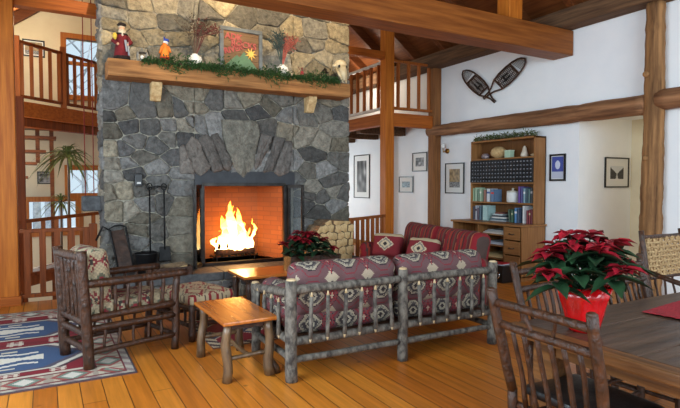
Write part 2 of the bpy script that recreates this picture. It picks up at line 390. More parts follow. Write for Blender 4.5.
m=MB(); m.limb((RW-.14,4.0,0),(RW-.12,4.0,3.93),.140,.115,wob=.035,n=18,seg=60,knots=.14)
for z in (.55,1.25,1.3,1.9,2.1,3.0,3.4): 
    a=random.random()*6; m.ball((RW-.13+.12*math.cos(a+3),4.04+.12*math.sin(a+3),z),(.05,.05,.045),8)
tag(obj('log_post',m,'logup',smooth=True),'gnarled peeled log post standing at the opening in the white wall','post')
# tie beam with king post
t=thing('tie_beam','huge square fir tie beam crossing above the stone chimney','beam',(2.7,5.48,3.54))
m=MB(); m.bb(-1.8,RW-.02,5.30,5.66,3.54,3.92); obj('beam',m,'fir_beam',t,world=True,bevel=.012)
kp=at(514,15,Y=5.4); m=MB(); m.bb(kp.x-.13,kp.x+.13,5.36,5.60,3.92,5.05)
tag(obj('king_post',m,'pine_z',bevel=.01),'short upright post standing on top of the tie beam','post')
# big posts
m=MB(); m.bb(-.72,-.31,7.84,8.12,0,5.0); pst=thing('timber_post','wide honey-coloured square timber post at the left railing','post',(-.5,7.98,0))
obj('shaft',m,'pine_z',pst,world=True,bevel=.01); m=MB(); m.bb(-.75,-.285,7.8,8.14,0,.12); obj('base_trim',m,'pine_x',pst,world=True,bevel=.006)
m=MB(); m.bb(-.31,.72,7.95,8.1,3.86,4.03); tag(obj('cross_beam',m,'pine_x',bevel=.008),'orange cross beam from the left timber post to the chimney','beam')
PX,PY=5.87,8.5
t=thing('timber_post','tall square honey-coloured timber post at the loft corner right of the chimney','post',(PX,PY,0))
m=MB(); m.bb(-.1,.1,-.1,.1,0,5.35); obj('shaft',m,'pine_z',t,bevel=.008)
m=MB(); m.bb(4.42,PX-.1,PY-.06,PY+.06,3.98,4.13); tag(obj('cross_beam',m,'pine_x',bevel=.008),'thin orange cross beam from the chimney to the loft corner post','beam')
m=MB(); m.bb(6.0+.72,6.0+.92,8.52,8.70,0,2.72)
hp=at(432,200,X=RW-.1); m=MB(); m.bb(RW-.2,RW-.01,8.38,8.58,0,3.95); tag(obj('timber_post',m,'hewn',bevel=.02),'rough hewn timber post against the white wall behind the striped sofa','post')
m=MB(); m.bb(RW-.2,RW-.01,10.1,10.26,0,2.7); tag(obj('timber_post',m,'hewn',bevel=.02),'dark narrow timber post just behind the loft corner post','post')
# ---- right loft
b=MB(); b.bb(PX,RW,PY+.05,BY,2.86,2.96); struct('floor_loft_right',b,'roofwood')
m=MB(); m.bb(PX+.1,RW-.2,PY-.08,PY+.05,2.7,2.96); tag(obj('loft_beam',m,'pine_x',bevel=.01),'honey fascia beam under the front of the right loft','beam')
m=MB(); m.bb(PX-.08,PX+.06,PY+.1,BY,2.72,2.96); tag(obj('loft_beam',m,'pine_y',bevel=.01),'honey fascia beam along the left edge of the right loft','beam')
for y in (9.6,10.7,11.8):
    m=MB(); m.bb(PX+.06,RW-.01,y,y+.16,2.66,2.86); tag(obj('loft_joist',m,'oldbeam',bevel=.01),'dark joist carrying the floor of the right loft','joist','joists under the right loft')
def railing(name,label,p,q,z,h,nb,mr,mbal,post0=None,post1=None,group=None,bw=.035,z2=None):
    """p,q 2D ends; z floor at p, z2 floor at q"""
    p=Vector((p[0],p[1],z)); q=Vector((q[0],q[1],z if z2 is None else z2)); mid=(p+q)/2
    t=thing(name,label,'railing',(mid.x,mid.y,min(p.z,q.z)),0,group); U=Vector((0,0,1))
    m=MB(); m.bar(p+U*h,q+U*h,.07,.05); obj('top_rail',m,mr,t,world=True,bevel=.006)
    m=MB(); m.bar(p+U*.1,q+U*.1,.06,.05); obj('bottom_rail',m,mr,t,world=True,bevel=.006)
    for i in range(nb):
        a=p.lerp(q,(i+.5)/nb); m=MB(); m.bb(a.x-bw/2,a.x+bw/2,a.y-bw/2,a.y+bw/2,a.z+.12,a.z+h-.02); obj('baluster',m,mbal,t,world=True)
    for e,f in ((p,post0),(q,post1)):
        if f:
            m=MB(); m.bb(e.x-.05,e.x+.05,e.y-.05,e.y+.05,e.z+f[0],e.z+f[1]); obj('newel_post',m,mr if mr!='darkrail' else mbal,t,world=True,bevel=.008)
    return t
railing('loft_railing','pale railing with slim balusters on the left edge of the right loft',(PX-.02,12.6),(PX-.02,PY+.15),2.96,1.0,15,'whiterail','rail',bw=.05)
railing('loft_railing','honey wooden railing across the front of the right loft',(PX+.12,PY-.02),(RW-.14,PY-.02),2.96,1.02,4,'rail','rail',post1=(-.26,1.1),bw=.05)
railing('stair_railing','honey wooden railing between the firewood and the loft corner post',(4.55,7.72),(PX-.12,PY-.08),0,.95,7,'rail','rail',post0=(0,.98),bw=.05)
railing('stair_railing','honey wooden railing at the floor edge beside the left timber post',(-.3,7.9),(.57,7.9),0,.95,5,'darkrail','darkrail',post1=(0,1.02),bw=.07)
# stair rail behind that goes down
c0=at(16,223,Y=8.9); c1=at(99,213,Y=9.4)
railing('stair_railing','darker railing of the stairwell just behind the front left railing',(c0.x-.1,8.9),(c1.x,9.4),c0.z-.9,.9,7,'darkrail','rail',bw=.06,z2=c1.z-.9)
# ---- left loft with a diagonal edge
A=at(16,40.5,Z=3.98); Bp=at(99,64,Z=3.98); dA=(Bp-A).normalized()
A2=A-dA*1.2; B2=Bp+dA*.5
b=MB(); poly=[(A2.x,A2.y),(B2.x,B2.y),(B2.x,BY),(A2.x,BY)]; b.prism(poly,(0,0,2.84),(1,0,0),(0,1,0),(0,0,1),.12); struct('floor_loft_left',b,'roofwood')
nrm=Vector((dA.y,-dA.x,0))
m=MB(); m.bar(Vector((A2.x,A2.y,2.84))+nrm*.04,Vector((B2.x,B2.y,2.84))+nrm*.04,.06,.26); tag(obj('loft_beam',m,'pine_x',bevel=.01),'honey fascia board along the diagonal edge of the left loft','beam')
m=MB(); m.bar(Vector((A2.x,A2.y,2.64))-nrm*.15,Vector((B2.x,B2.y,2.64))-nrm*.15,.16,.16); tag(obj('loft_beam',m,'darkrail',bevel=.01),'dark beam beneath the diagonal edge of the left loft','beam')
mm=A.lerp(Bp,.52)
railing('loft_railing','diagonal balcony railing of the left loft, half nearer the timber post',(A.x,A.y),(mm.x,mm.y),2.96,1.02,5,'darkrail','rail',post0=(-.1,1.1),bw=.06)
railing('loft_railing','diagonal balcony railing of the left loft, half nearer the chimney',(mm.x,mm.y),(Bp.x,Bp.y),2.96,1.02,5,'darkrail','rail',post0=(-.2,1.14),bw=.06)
m=MB(); pp=at(20.5,200,Y=9.0); m.bb(pp.x-.07,pp.x+.07,8.93,9.07,-1.25,2.84); tag(obj('timber_post',m,'darkrail',bevel=.01),'dark timber post rising behind the left timber post','post')
# open-tread stairs below the loft
t=thing('staircase','open wooden stair with dark treads below the left loft','staircase',(at(40,150,Y=11.6).x,11.6,-1.25))
for k,(px0,px1,py) in enumerate(((24,61,126),(22,56,136),(20,46,150),(18,37,162),(12,28,176))):
    a=at(px0,py,Y=11.5); c=at(px1,py,Y=11.5); m=MB(); m.bb(a.x,c.x,11.3,11.75,a.z-.05,a.z); obj('tread',m,'rafter',t,world=True)
for px,y0,y1 in ((51,118,150),(37,118,163)):
    a=at(px,y0,Y=11.45); c=at(px,y1,Y=11.45); m=MB(); m.bb(a.x-.035,a.x+.035,11.42,11.48,c.z if px!=51 else -1.25,a.z); obj('post',m,'rafter',t,world=True)
# ledge and baseboard-like half wall below lower windows
a=at(20,262,Y=9.8); c=at(56,272,Y=9.8)
t=thing('stair_stringer','sloping dark stair stringer with a pale tread board seen through the left railing','stair',(a.x,9.8,-1.25))
m=MB(); m.bar(at(8,284,Y=9.8),at(66,268,Y=9.8),.06,.26); obj('stringer',m,'darkrail',t,world=True)
m=MB(); m.bar(at(8,276,Y=9.84),at(66,262,Y=9.84),.2,.05); obj('tread_board',m,'whiterail',t,world=True)
# ---- outdoors seen through the windows
b=MB(); b.bb(-14,16,BY+.6,50,-2.2,-2.0); tag(obj('snowy_ground',b,'snow'),'snow-covered ground outside the back windows','snow')
def tree(x,y,h,i):
    t=thing('evergreen_tree' if i%2 else 'bare_tree','snow-dusted evergreen outside the back windows' if i%2 else 'bare grey tree trunk outside the back windows','tree',(x,y,-2.0),0,'evergreens outside' if i%2 else 'bare trees outside')
    m=MB(); m.limb((0,0,0),(0,0,h),.14,.03,n=7); obj('trunk',m,'treebark',t,smooth=True)
    m=MB()
    if i%2:
        for k in range(6): z=h*(.2+.14*k); r=h*.2*(1-k/7); m.lathe([(r,z),(r*.55,z+h*.08),(.02,z+h*.2)],n=9,wave=lambda g,zz:.2*math.sin(g*5+zz))
        obj('foliage',m,'everg',t)
    else:
        for k in range(14):
            a=k*2.4; z=h*(.35+.045*k); L=h*.22; m.limb((0,0,z),(L*math.cos(a),L*math.sin(a),z+L*.8),.035,.01,n=5,wob=.08)
        obj('branch',m,'treebark',t)
for i,(x,y) in enumerate(((-3.2,19),(-1.6,27),(-.9,21),(.1,24),(1.2,20),(2.4,29),(-.2,18),(.7,30.5))): tree(x,y,7+(i*13%5),0)
# ================================================================== CHIMNEY
CX0,CX1=.70,4.44; HZ=.36
OX0,OX1,OZ0,OZ1=2.0,3.27,.38,1.55
chim=thing('stone_fireplace','tall grey fieldstone chimney and fireplace with a timber mantel','fireplace',(2.55,FY+.6,0))
b=MB(); D=7.95
b.bb(CX0,OX0,FY,D,0,7.2); b.bb(OX1,CX1,FY,D,0,7.2); b.bb(OX0,OX1,FY,D,OZ1+.14,7.2); b.bb(OX0,OX1,FY,D,0,OZ0)
b.bb(1.5,3.8,8.3,8.45,0,7.2); b.bb(1.5,OX0,D,8.3,0,7.2); b.bb(OX1,3.8,D,8.3,0,7.2); b.bb(OX0,OX1,D,8.3,OZ1+.14,7.2); b.bb(OX0,OX1,D,8.3,0,OZ0)
obj('masonry_core',b,'mortar',chim,world=True)
# firebox lining
b=MB(); z0,z1=OZ0,OZ1+.14; x0,x1,xa,xb,yb=OX0,OX1,OX0+.2,OX1-.2,8.22
b.add([(x0,FY+.02,z0),(x1,FY+.02,z0),(xb,yb,z0),(xa,yb,z0),(x0,FY+.02,z1),(x1,FY+.02,z1),(xb,yb,z1),(xa,yb,z1)],[(3,2,1,0),(0,4,7,3),(3,7,6,2),(2,6,5,1),(4,5,6,7)])
obj('firebox_lining',b,'brick',chim,world=True)
# Stones
def clip(poly,a,bv,c):      # keep a*x+b*y<=c
    out=[]
    for i in range(len(poly)):
        p,q=poly[i],poly[(i+1)%len(poly)]; dp=a*p[0]+bv*p[1]-c; dq=a*q[0]+bv*q[1]-c
        if dp<=0: out.append(p)
        if dp*dq<0: t=dp/(dp-dq); out.append((p[0]+(q[0]-p[0])*t,p[1]+(q[1]-p[1])*t))
    return out
def voronoi(seeds,region,sy=1.5):
    S=[(x,y*sy) for x,y in seeds]; res=[]
    for i,(x,y) in enumerate(S):
        P=[(a,b_*sy) for a,b_ in region]
        for j,(u,v) in enumerate(S):
            if i==j or (u-x)**2+(v-y)**2>6: continue
            P=clip(P,u-x,v-y,(u*u+v*v-x*x-y*y)/2)
            if len(P)<3: break
        res.append([(a,b_/sy) for a,b_ in P] if len(P)>2 else None)
    return res
def resample(P,step=.035):
    out=[]
    for i in range(len(P)):
        p,q=P[i],P[(i+1)%len(P)]; L=math.hypot(q[0]-p[0],q[1]-p[1]); n=max(1,int(L/step))
        for k in range(n): out.append((p[0]+(q[0]-p[0])*k/n,p[1]+(q[1]-p[1])*k/n))
    return out
def smoothpoly(P,n=2):
    for _ in range(n): P=[((P[i-1][0]+2*P[i][0]+P[(i+1)%len(P)][0])/4,(P[i-1][1]+2*P[i][1]+P[(i+1)%len(P)][1])/4) for i in range(len(P))]
    return P
STONES=[lin(c) for c in ((142,136,124),(126,122,114),(156,148,132),(108,105,100),(134,132,128),(92,90,88),(148,138,118),(118,116,112),(128,120,104))]
def stone(mb,P,o,ax,ay,az,col,h=.05,gap=.006):
    A_=sum(P[i][0]*P[(i+1)%len(P)][1]-P[(i+1)%len(P)][0]*P[i][1] for i in range(len(P)))/2
    if abs(A_)<.003: return
    if A_<0: P=P[::-1]
    cx=sum(p[0] for p in P)/len(P); cy=sum(p[1] for p in P)/len(P)
    P=smoothpoly(resample(P,.025),1); n=len(P); sd=random.random()*99
    o,ax,ay,az=map(Vector,(o,ax,ay,az)); rings=[(gap,0),(gap,h*.6),(gap+.007,h*.95),(gap+.03,h*1.08)]
    tilt=(random.uniform(-.08,.08),random.uniform(-.1,.1)); vs=[]
    R0=math.sqrt(abs(A_)/math.pi)
    def pt(x,y,hh,k):
        w=noise.noise(Vector((x*9+sd,y*9,0)))*.026+noise.noise(Vector((x*26+sd,y*26,5)))*.018
        hh2=hh+(w+(x-cx)*tilt[0]+(y-cy)*tilt[1] if k>=2 else (w*.5 if k==1 else 0))
        return o+ax*x+ay*y+az*max(hh2,.004 if k else 0)
    fr=[(1,0)]
    for k,(g,hh) in enumerate(rings+[(None,.6),(None,.3)]):
        for (x,y) in P:
            d=math.hypot(x-cx,y-cy) or 1e-6
            if g is not None:
                j=1+.0*k; f=max(.25,1-(g+ (0.006*noise.noise(Vector((x*14,y*14,sd)))))/d)
            else: f=hh*.9
            hh_=hh if g is not None else h*1.18
            xx,yy=cx+(x-cx)*f,cy+(y-cy)*f; vs.append(pt(xx,yy,hh_,k))
    K=6; vs.append(pt(cx,cy,h*1.2,5)); c=len(vs)-1
    fs=[(i*n+j,i*n+(j+1)%n,(i+1)*n+(j+1)%n,(i+1)*n+j) for i in range(K-1) for j in range(n)]+[((K-1)*n+j,(K-1)*n+(j+1)%n,c) for j in range(n)]
    mb.add(vs,fs,col)
seedpx=[(95+x/2.615,y/2.615) for x,y in [(50,6),(110,10),(185,14),(245,28),(330,16),(48,34),(122,52),(200,60),(290,38),(385,45),(455,50),
 (45,66),(300,70),(455,88),(512,84),(575,90),(640,95),(35,98),(62,125),(112,108),(152,102),(215,105),(285,112),(440,122),(500,118),(542,120),(576,115),(625,125),(602,152),(540,155),(575,180),(480,152),(230,142),(325,142),(380,120),(350,90),(395,160),(110,140),(165,140),(640,160)]]
seedpx+=[(100+x/5.1,100+y/5.1) for x,y in [(50,28),(225,50),(345,50),(400,52),(485,40),(490,110),(45,78),(110,74),(55,150),(145,135),(255,140),(365,135),(420,135),(360,190),(415,190),(190,212),(275,228),(60,255),(120,255),(210,295),(285,350),(65,330),(140,325),(170,372),(395,300),(60,388)]]
seedpx+=[(95+x/3.4,170+y/3.4) for x,y in [(60,38),(95,66),(40,72),(160,62),(70,140),(120,140),(180,120),(165,165),(215,40),(290,55),(295,12),(230,118),(290,128),(210,200),(280,190),(295,255),(210,290),(130,240),(55,215),(150,205),(50,290),(290,310),(100,300),(240,335)]]
seedpx+=[(180+x/3.711,90+y/3.711) for x,y in [(55,20),(130,42),(190,46),(290,78),(200,98),(255,38),(65,120),(125,115),(370,32),(410,98),(460,98),(395,152),(320,142),(460,175),(590,85),(535,85),(580,145),(525,195),(590,205),(590,255),(495,240),(475,297),(530,297),(415,270),(560,340),(600,385),(490,370),(420,330),(525,395),(330,60),(560,40),(620,30)]]
seedpx+=[(305,205),(318,212),(335,205),(345,215),(310,228),(325,232),(342,235),(312,250),(330,255),(345,250),(310,195),(335,192),(300,245),(306,270),(330,275),(345,278)]
seeds=[]
for px,py in seedpx:
    p=at(px,py,Y=FY)
    if all((p.x-s[0])**2+((p.z-s[1])*1.5)**2>.11**2 for s in seeds): seeds.append((p.x,p.z))
zt=max(s[1] for s in seeds)
for r in range(14):
    for k in range(9): seeds.append((CX0+.2+k*.44+random.uniform(-.1,.1)+(r%2)*.2,zt+.25+r*.26+random.uniform(-.04,.04)))
for k in range(9): seeds.append((CX0+.2+k*.45,.12+random.uniform(-.05,.05)))
regions=[[(CX0-.02,0),(OX0-.11,0),(OX0-.11,OZ1+.02),(CX0-.02,OZ1+.02)],[(OX1+.17,0),(CX1+.03,0),(CX1+.03,OZ1+.02),(OX1+.17,OZ1+.02)],[(CX0-.02,OZ1+.02),(OX0-.11,OZ1+.02),(OX0-.11,7.2),(CX0-.02,7.2)],[(OX1+.17,OZ1+.02),(CX1+.03,OZ1+.02),(CX1+.03,7.2),(OX1+.17,7.2)],[(OX0-.11,OZ1+.16),(OX1+.17,OZ1+.16),(OX1+.17,7.2),(OX0-.11,7.2)]]
# merge pier + upper regions so stones span them
regions=[regions[0][:2]+[(OX0-.11,7.2),(CX0-.02,7.2)],[regions[1][0],regions[1][1],(CX1+.03,7.2),(OX1+.17,7.2)],regions[4]]
b=MB(); cols=[]
for s_ in seeds:
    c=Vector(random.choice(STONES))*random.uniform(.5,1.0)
    if s_[1]>3.1: c=Vector((c.x*1.4,c.y*1.32,c.z*1.1))  # above the mantel: warm lamp light put into the stone colour
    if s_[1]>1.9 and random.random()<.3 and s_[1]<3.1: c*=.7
    cols.append(tuple(c))
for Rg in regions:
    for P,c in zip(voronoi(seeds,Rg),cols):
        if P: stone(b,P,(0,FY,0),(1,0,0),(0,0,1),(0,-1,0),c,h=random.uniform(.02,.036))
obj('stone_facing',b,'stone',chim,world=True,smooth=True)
# arch stones
V=[[(-2,215),(12,200),(45,270),(50,312),(0,310)],[(18,215),(45,172),(70,190),(110,290),(72,320),(50,300)],[(68,180),(95,165),(120,180),(158,297),(120,306),(105,270)],
 [(115,170),(140,160),(165,205),(192,272),(178,302),(160,292)],[(158,112),(280,118),(290,160),(268,285),(235,324),(200,292),(180,250),(160,170)],
 [(296,165),(338,170),(318,240),(282,297),(276,280)],[(345,175),(385,180),(345,300),(308,305),(330,240)],[(388,188),(414,195),(402,305),(370,322),(347,305),(365,250)]]
b=MB(); VC=[(120,112,104),(112,104,96),(98,92,86),(92,86,80),(120,116,104),(104,98,92),(98,93,88),(108,102,96)]
for P,c in zip(V,VC):
    Q=[]
    gx=sum(q[0] for q in P)/len(P); gy=sum(q[1] for q in P)/len(P)
    for x,y in P: p=at(180+(gx+(x-gx)*1.09)/3.711,90+(gy+(y-gy)*1.05)/3.711,Y=FY-.03); Q.append((p.x,p.z))
    stone(b,Q,(0,FY,0),(1,0,0),(0,0,1),(0,-1,0),lin(c),h=.075,gap=.006)
obj('arch_stones',b,'stone',chim,world=True,smooth=True)
# left flank stones
sd2=[(random.uniform(7.6,7.95),z_*.24+random.uniform(-.06,.06)) for z_ in range(30) for _ in range(1+z_%2)]
b=MB()
for P in voronoi(sd2,[(FY-.02,0),(7.95,0),(7.95,7.0),(FY-.02,7.0)],1.3):
    if P: stone(b,P,(CX0,0,0),(0,1,0),(0,0,1),(-1,0,0),tuple(Vector(random.choice(STONES))*random.uniform(.6,1)),h=.04)
obj('side_stones',b,'stone',chim,world=True,smooth=True)
# hearth
b=MB(); HY0=6.95; b.bb(CX0,4.5,HY0+.05,FY,0,.25); obj('hearth_base',b,'mortar',chim,world=True)
b=MB(); hs=[(CX0+.1+.24*k+random.uniform(-.04,.04),.07+.12*(r)+random.uniform(-.02,.02)) for k in range(17) for r in range(2)]
for P in voronoi(hs,[(CX0,0),(4.5,0),(4.5,.24),(CX0,.24)],1.2):
    if P: stone(b,P,(0,HY0+.05,0),(1,0,0),(0,0,1),(0,-1,0),tuple(Vector(random.choice(STONES))*.95),h=.025,gap=.006)
obj('hearth_stones',b,'stone',chim,world=True,smooth=True)
b=MB(); xs=[CX0-.03,1.3,2.12,2.75,3.4,4.0,4.53]
for a,c in zip(xs,xs[1:]): b.bb(a+.004,c-.004,HY0+random.uniform(-.02,.02),FY,.25,HZ)
obj('hearth_slab',b,'slab',chim,world=True,bevel=.012)
# mantel
a=at(107.6,57.2,Y=7.22); c=at(350.5,84,Y=7.22); MZ1=3.14; MZ0=2.93
MZ1=(a.z+c.z)/2; MZ0=(at(107.6,75.2,Y=7.22).z+at(350.5,97.4,Y=7.22).z)/2
b=MB(); n=24; pts=[]
for i in range(n+1):
    x=a.x+(c.x-a.x)*i/n; j=lambda k:noise.noise(Vector((x*4,k,0)))*.012
    pts.append([Vector((x,7.22+j(1),MZ0+j(2))),Vector((x,7.22+j(1),MZ1+j(3)*.3)),Vector((x,FY,MZ1)),Vector((x,FY,MZ0))])
vs=[v for r in pts for v in r]; fs=[(i*4+k,i*4+(k+1)%4,i*4+4+(k+1)%4,i*4+4+k) for i in range(n) for k in range(4)]+[(3,2,1,0),(n*4,n*4+1,n*4+2,n*4+3)]
b.add(vs,fs); obj('mantel_shelf',b,'mantel',chim,world=True,bevel=.012)
for px in (157,313):
    p=at(px,90,Y=7.4); b=MB(); b.prism([(0,0),(-.22,0),(-.2,-.08),(-.09,-.24),(0,-.24)],(p.x-.07,FY,MZ0),(0,1,0),(0,0,1),(1,0,0),.14); obj('corbel',b,'split',chim,world=True,bevel=.01)
# lintel, frame, doors
b=MB(); b.bb(OX0-.12,OX1+.18,FY-.045,FY+.02,OZ1,OZ1+.2); obj('lintel_plate',b,'lintel',chim,world=True,bevel=.004)
b=MB(); f=.045
b.bb(OX0-.02,OX1+.02,FY-.06,FY,OZ1-.02,OZ1+.03); b.bb(OX0-.02,OX1+.02,FY-.06,FY,HZ,HZ+.05); b.bb(OX0-.03,OX0+.015,FY-.06,FY,HZ,OZ1); b.bb(OX1-.015,OX1+.06,FY-.06,FY,HZ,OZ1)
obj('opening_frame',b,'steel',chim,world=True,bevel=.003)
def door(p,q,nm):
    p,q=Vector(p),Vector(q); z0,z1=HZ+.02,OZ1; b=MB(); w=.045
    P=lambda v,z:Vector((v.x,v.y,z)); d=(q-p).normalized()*w/2
    b.bar(P(p+d,z0),P(p+d,z1),.03,w); b.bar(P(q-d,z0),P(q-d,z1),.03,w); b.bar(P(p,z0+.025),P(q,z0+.025),.03,.05); b.bar(P(p,z1-.025),P(q,z1-.025),.03,.05)
    r=obj('glass_door',b,'steel',chim,world=True)
    g=MB(); g.bar(P(p,(z0+z1)/2),P(q,(z0+z1)/2),.006,z1-z0-.08); obj('pane',g,'glass',r,world=False) if False else None
    g2=obj('pane',g,'glass',r); g2.parent=r
    inv=wm(chim).inverted(); 
    for v in g2.data.vertices: v.co=inv@v.co
door((OX0-.03,FY-.07,0),(1.80,7.3,0),'l'); door((OX1+.05,FY-.07,0),(3.5,7.32,0),'r')
b=MB(); p=at(138.5,180,Y=FY-.06); b.box((p.x,p.y,p.z),(.1,.05,.17)); sw=thing('switch_box','small black box mounted on the stone left of the fire','box',(p.x,p.y,p.z-.085))
obj('body',b,'black',sw,world=True,bevel=.01); b=MB(); b.box((p.x,p.y-.028,p.z-.04),(.05,.006,.025)); obj('switch',b,'white',sw,world=True)
# granite ledge left of chimney
b=MB(); p0=at(82,196,Y=7.65); p1=at(103,211,Y=7.65); b.bb(p0.x,.66,7.62,7.85,p1.z,p0.z); obj('granite_ledge',b,'greystone',chim,world=True,bevel=.02)
# fire
FC=Vector((2.57,7.92,OZ0))
gr=thing('fire_grate','black iron grate holding the burning logs','grate',tuple(FC))
b=MB()
for k in range(7): x=-.33+.11*k; b.tube([(x,-.17,.1),(x,-.13,.075),(x,.15,.075)],.009,6)
for y in (-.1,.1): b.tube([(-.36,y,.06),(.36,y,.06)],.011,6)
obj('bars',b,'iron',gr,smooth=True)
for x in(-.3,.3):
    for y in (-.1,.1): b=MB(); b.tube([(x,y,0),(x,y,.06)],.011,6); obj('leg',b,'iron',gr)
for k,(x,y,z,L,a,r) in enumerate(((0,-.07,.135,.62,.05,.05),(.02,.07,.14,.6,-.08,.055),(-.02,0,.225,.5,.2,.045))):
    b=MB(); d=Vector((math.cos(a),math.sin(a),0))*L/2; c=FC+Vector((x,y,z)); b.limb(c-d,c+d,r,r*.9,n=9); tag(obj('burning_log',b,'charred',smooth=True),['charred log at the front of the fire','charred log at the back of the fire','topmost charred log in the fire'][k],'log')
fl=thing('fire_flames','bright yellow and orange flames burning in the fireplace','fire',tuple(FC+Vector((0,0,.15))))
b=MB()
tong=[(-.22,0,.30,.06),(-.13,.03,.48,.085),(-.05,-.03,.70,.10),(.03,.03,.56,.09),(.1,0,.60,.085),(.17,.02,.36,.075),(.25,0,.30,.05),(.29,.02,.42,.035),(-.08,.06,.62,.07),(.06,-.05,.42,.10),(-.17,-.04,.36,.08),(.12,.05,.40,.08),(0,-.06,.34,.11),(-.28,.0,.18,.04),(.2,-.05,.26,.06)]
for (x,y,h,w) in tong:
    h*=1.12; w*=1.0
    n=10; s_=random.random()*20; pts=[];rr=[]
    for i in range(n+1):
        t=i/n; pts.append(Vector((x+noise.noise(Vector((s_,t*2.4,0)))*.11*t+.05*math.sin(t*5+s_)*t,y+noise.noise(Vector((s_,t*2.4,9)))*.05*t,h*t))); rr.append(max(.003,w*(math.sin(math.pi*(.18+.82*t))**1.0)*(1-.35*t)))
    o=len(b.f); ov=len(b.v); b.tube(pts,rr,12)
    for q in range(ov,len(b.v)):
        vv=b.v[q]; dv=noise.noise_vector(vv*13+Vector((s_,0,0))); b.v[q]=vv+Vector((dv.x*.045,dv.y*.03,dv.z*.05))
    for q in range(o,len(b.f)):
        zz=sum(b.v[i].z for i in b.f[q])/len(b.f[q])/max(h,.3); tt=max(0,min(1,zz))
        c0=Vector((1,.72,.30)); c1=Vector((1,.42,.07)); c2=Vector((.9,.16,.01)); cc=c0.lerp(c1,min(1,tt*1.5)) if tt<.66 else c1.lerp(c2,(tt-.66)*3)
        b.c[q]=tuple(cc)
b.hc=True
obj('tongues',b,'flame',fl,smooth=True)

# ================================================================== SMALL THINGS ON THE MANTEL
def mp(px,dy=.0): p=at(px,60,Y=7.36+dy); return Vector((p.x,7.36+dy,MZ1))
def hgt(px,py0,py1,Y=7.36): return abs(at(px,py0,Y=Y).z-at(px,py1,Y=Y).z)
# garland
t0=mp(140); t1=mp(333); b=MB(); n=4600
for i in range(n):
    u=random.random(); x=t0.x+(t1.x-t0.x)*u; y=7.21+random.gauss(0,.03)+.015*math.sin(x*6); z=MZ1+.01+random.gauss(0,.03)*(1.2+.8*math.sin(x*9))
    d=Vector((random.gauss(0,1),random.gauss(-.3,1),random.gauss(.1,.7))).normalized(); L=random.uniform(.04,.09)
    b.add([(x,y,z),Vector((x,y,z))+d*L+Vector((0,0,-.012)),Vector((x,y,z))+d*L*.5+d.cross(Vector((.3,.2,1))).normalized()*.014],[(0,1,2)])
b2=MB(); b2.tube([(t0.x+(t1.x-t0.x)*k/30,7.23+.015*math.sin(k),MZ1+.015) for k in range(31)],.012,6)
gt=thing('fir_garland','green fir garland lying along the front of the mantel','garland',(2.4,7.27,MZ1)); obj('needles',b,'garland',gt,world=True); obj('stem',b2,'straw',gt,world=True)
# bearded figurine
p=mp(122,-.02); h=hgt(122,22,58)
t=thing('bearded_figurine','bearded old man figurine in a dark red coat at the left mantel end','figurine',tuple(p)); S=h/.45
b=MB(); b.lathe([(.085*S,.03*S),(.095*S,.05*S),(.08*S,.16*S),(.062*S,.25*S),(.07*S,.31*S),(.03*S,.35*S)],n=16,wave=lambda g,z:.06*math.sin(g*6)); 
for s in(-1,1): b.tube([(s*.06*S,0,.3*S),(s*.1*S,-.03*S,.23*S),(s*.06*S,-.08*S,.19*S)],[.03*S,.03*S,.024*S],8)
obj('coat',b,mat('burgundy_felt',(120,24,32),(84,14,22),rough=.9),t,smooth=True)
fur=mat('brown_fur',(48,36,30),(30,22,18),rough=1,scale=60,bump=1)
b=MB(); b.lathe([(.098*S,.0),(.1*S,.03*S),(.096*S,.05*S)],n=16); obj('fur_hem',b,fur,t,smooth=True); b=MB(); b.ball((0,0,.445*S),(.055*S,.055*S,.03*S),10,noise_=.2); obj('fur_hat',b,fur,t,smooth=True); b=MB(); b.lathe([(.07*S,.31*S),(.075*S,.33*S),(.04*S,.35*S)],n=12); obj('fur_collar',b,fur,t,smooth=True)
b=MB(); b.ball((0,-.01*S,.39*S),(.036*S,.036*S,.045*S),12); b.ball((0,-.048*S,.39*S),.009*S,6); 
for s in(-1,1): b.ball((s*.055*S,-.09*S,.185*S),.018*S,6)
obj('head',b,mat('doll_skin',(206,160,130)),t,smooth=True)
b=MB(); b.lathe([(.008*S,.25*S),(.04*S,.30*S),(.045*S,.36*S),(.03*S,.385*S)],c=(0,-.03*S,0),n=12,wave=lambda g,z:.1*math.sin(g*7)); b.ball((0,.0,.42*S),(.042*S,.042*S,.022*S),10); obj('beard',b,mat('white_wool',(226,214,190),(200,186,160),rough=1,scale=60,bump=1),t,smooth=True)
b=MB(); b.ball((-.085*S,-.05*S,.29*S),(.03*S,.025*S,.045*S),8,noise_=.3); obj('toy_sack',b,mat('yellow_cloth',(206,176,60)),t,smooth=True)
b=MB(); b.tube([(.06*S,-.09*S,.22*S),(.07*S,-.1*S,.05*S)],[.008*S,.012*S],6); b.tube([(.03*S,-.1*S,.24*S),(.045*S,-.1*S,.1*S)],[.015*S,.01*S],6); obj('ribbon',b,mat('grey_ribbon',(150,152,158)),t)
# little lantern
p=mp(142,.02); t=thing('candle_lantern','small grey metal candle lantern beside the bearded figurine','lantern',tuple(p))
b=MB(); b.bb(-.07,.07,-.05,.05,0,.03); b.lathe([(.07,.14),(.04,.17),(.012,.18),(.012,.2)],n=8)
for x in(-.055,.055):
    for y in(-.04,.04): b.bb(x-.006,x+.006,y-.006,y+.006,.03,.14)
obj('housing',b,mat('pewter',(130,130,126),rough=.5,metal=.5),t); b=MB(); b.lathe([(.022,.03),(.022,.1),(.004,.115)],n=10); obj('candle',b,'white',t,smooth=True)
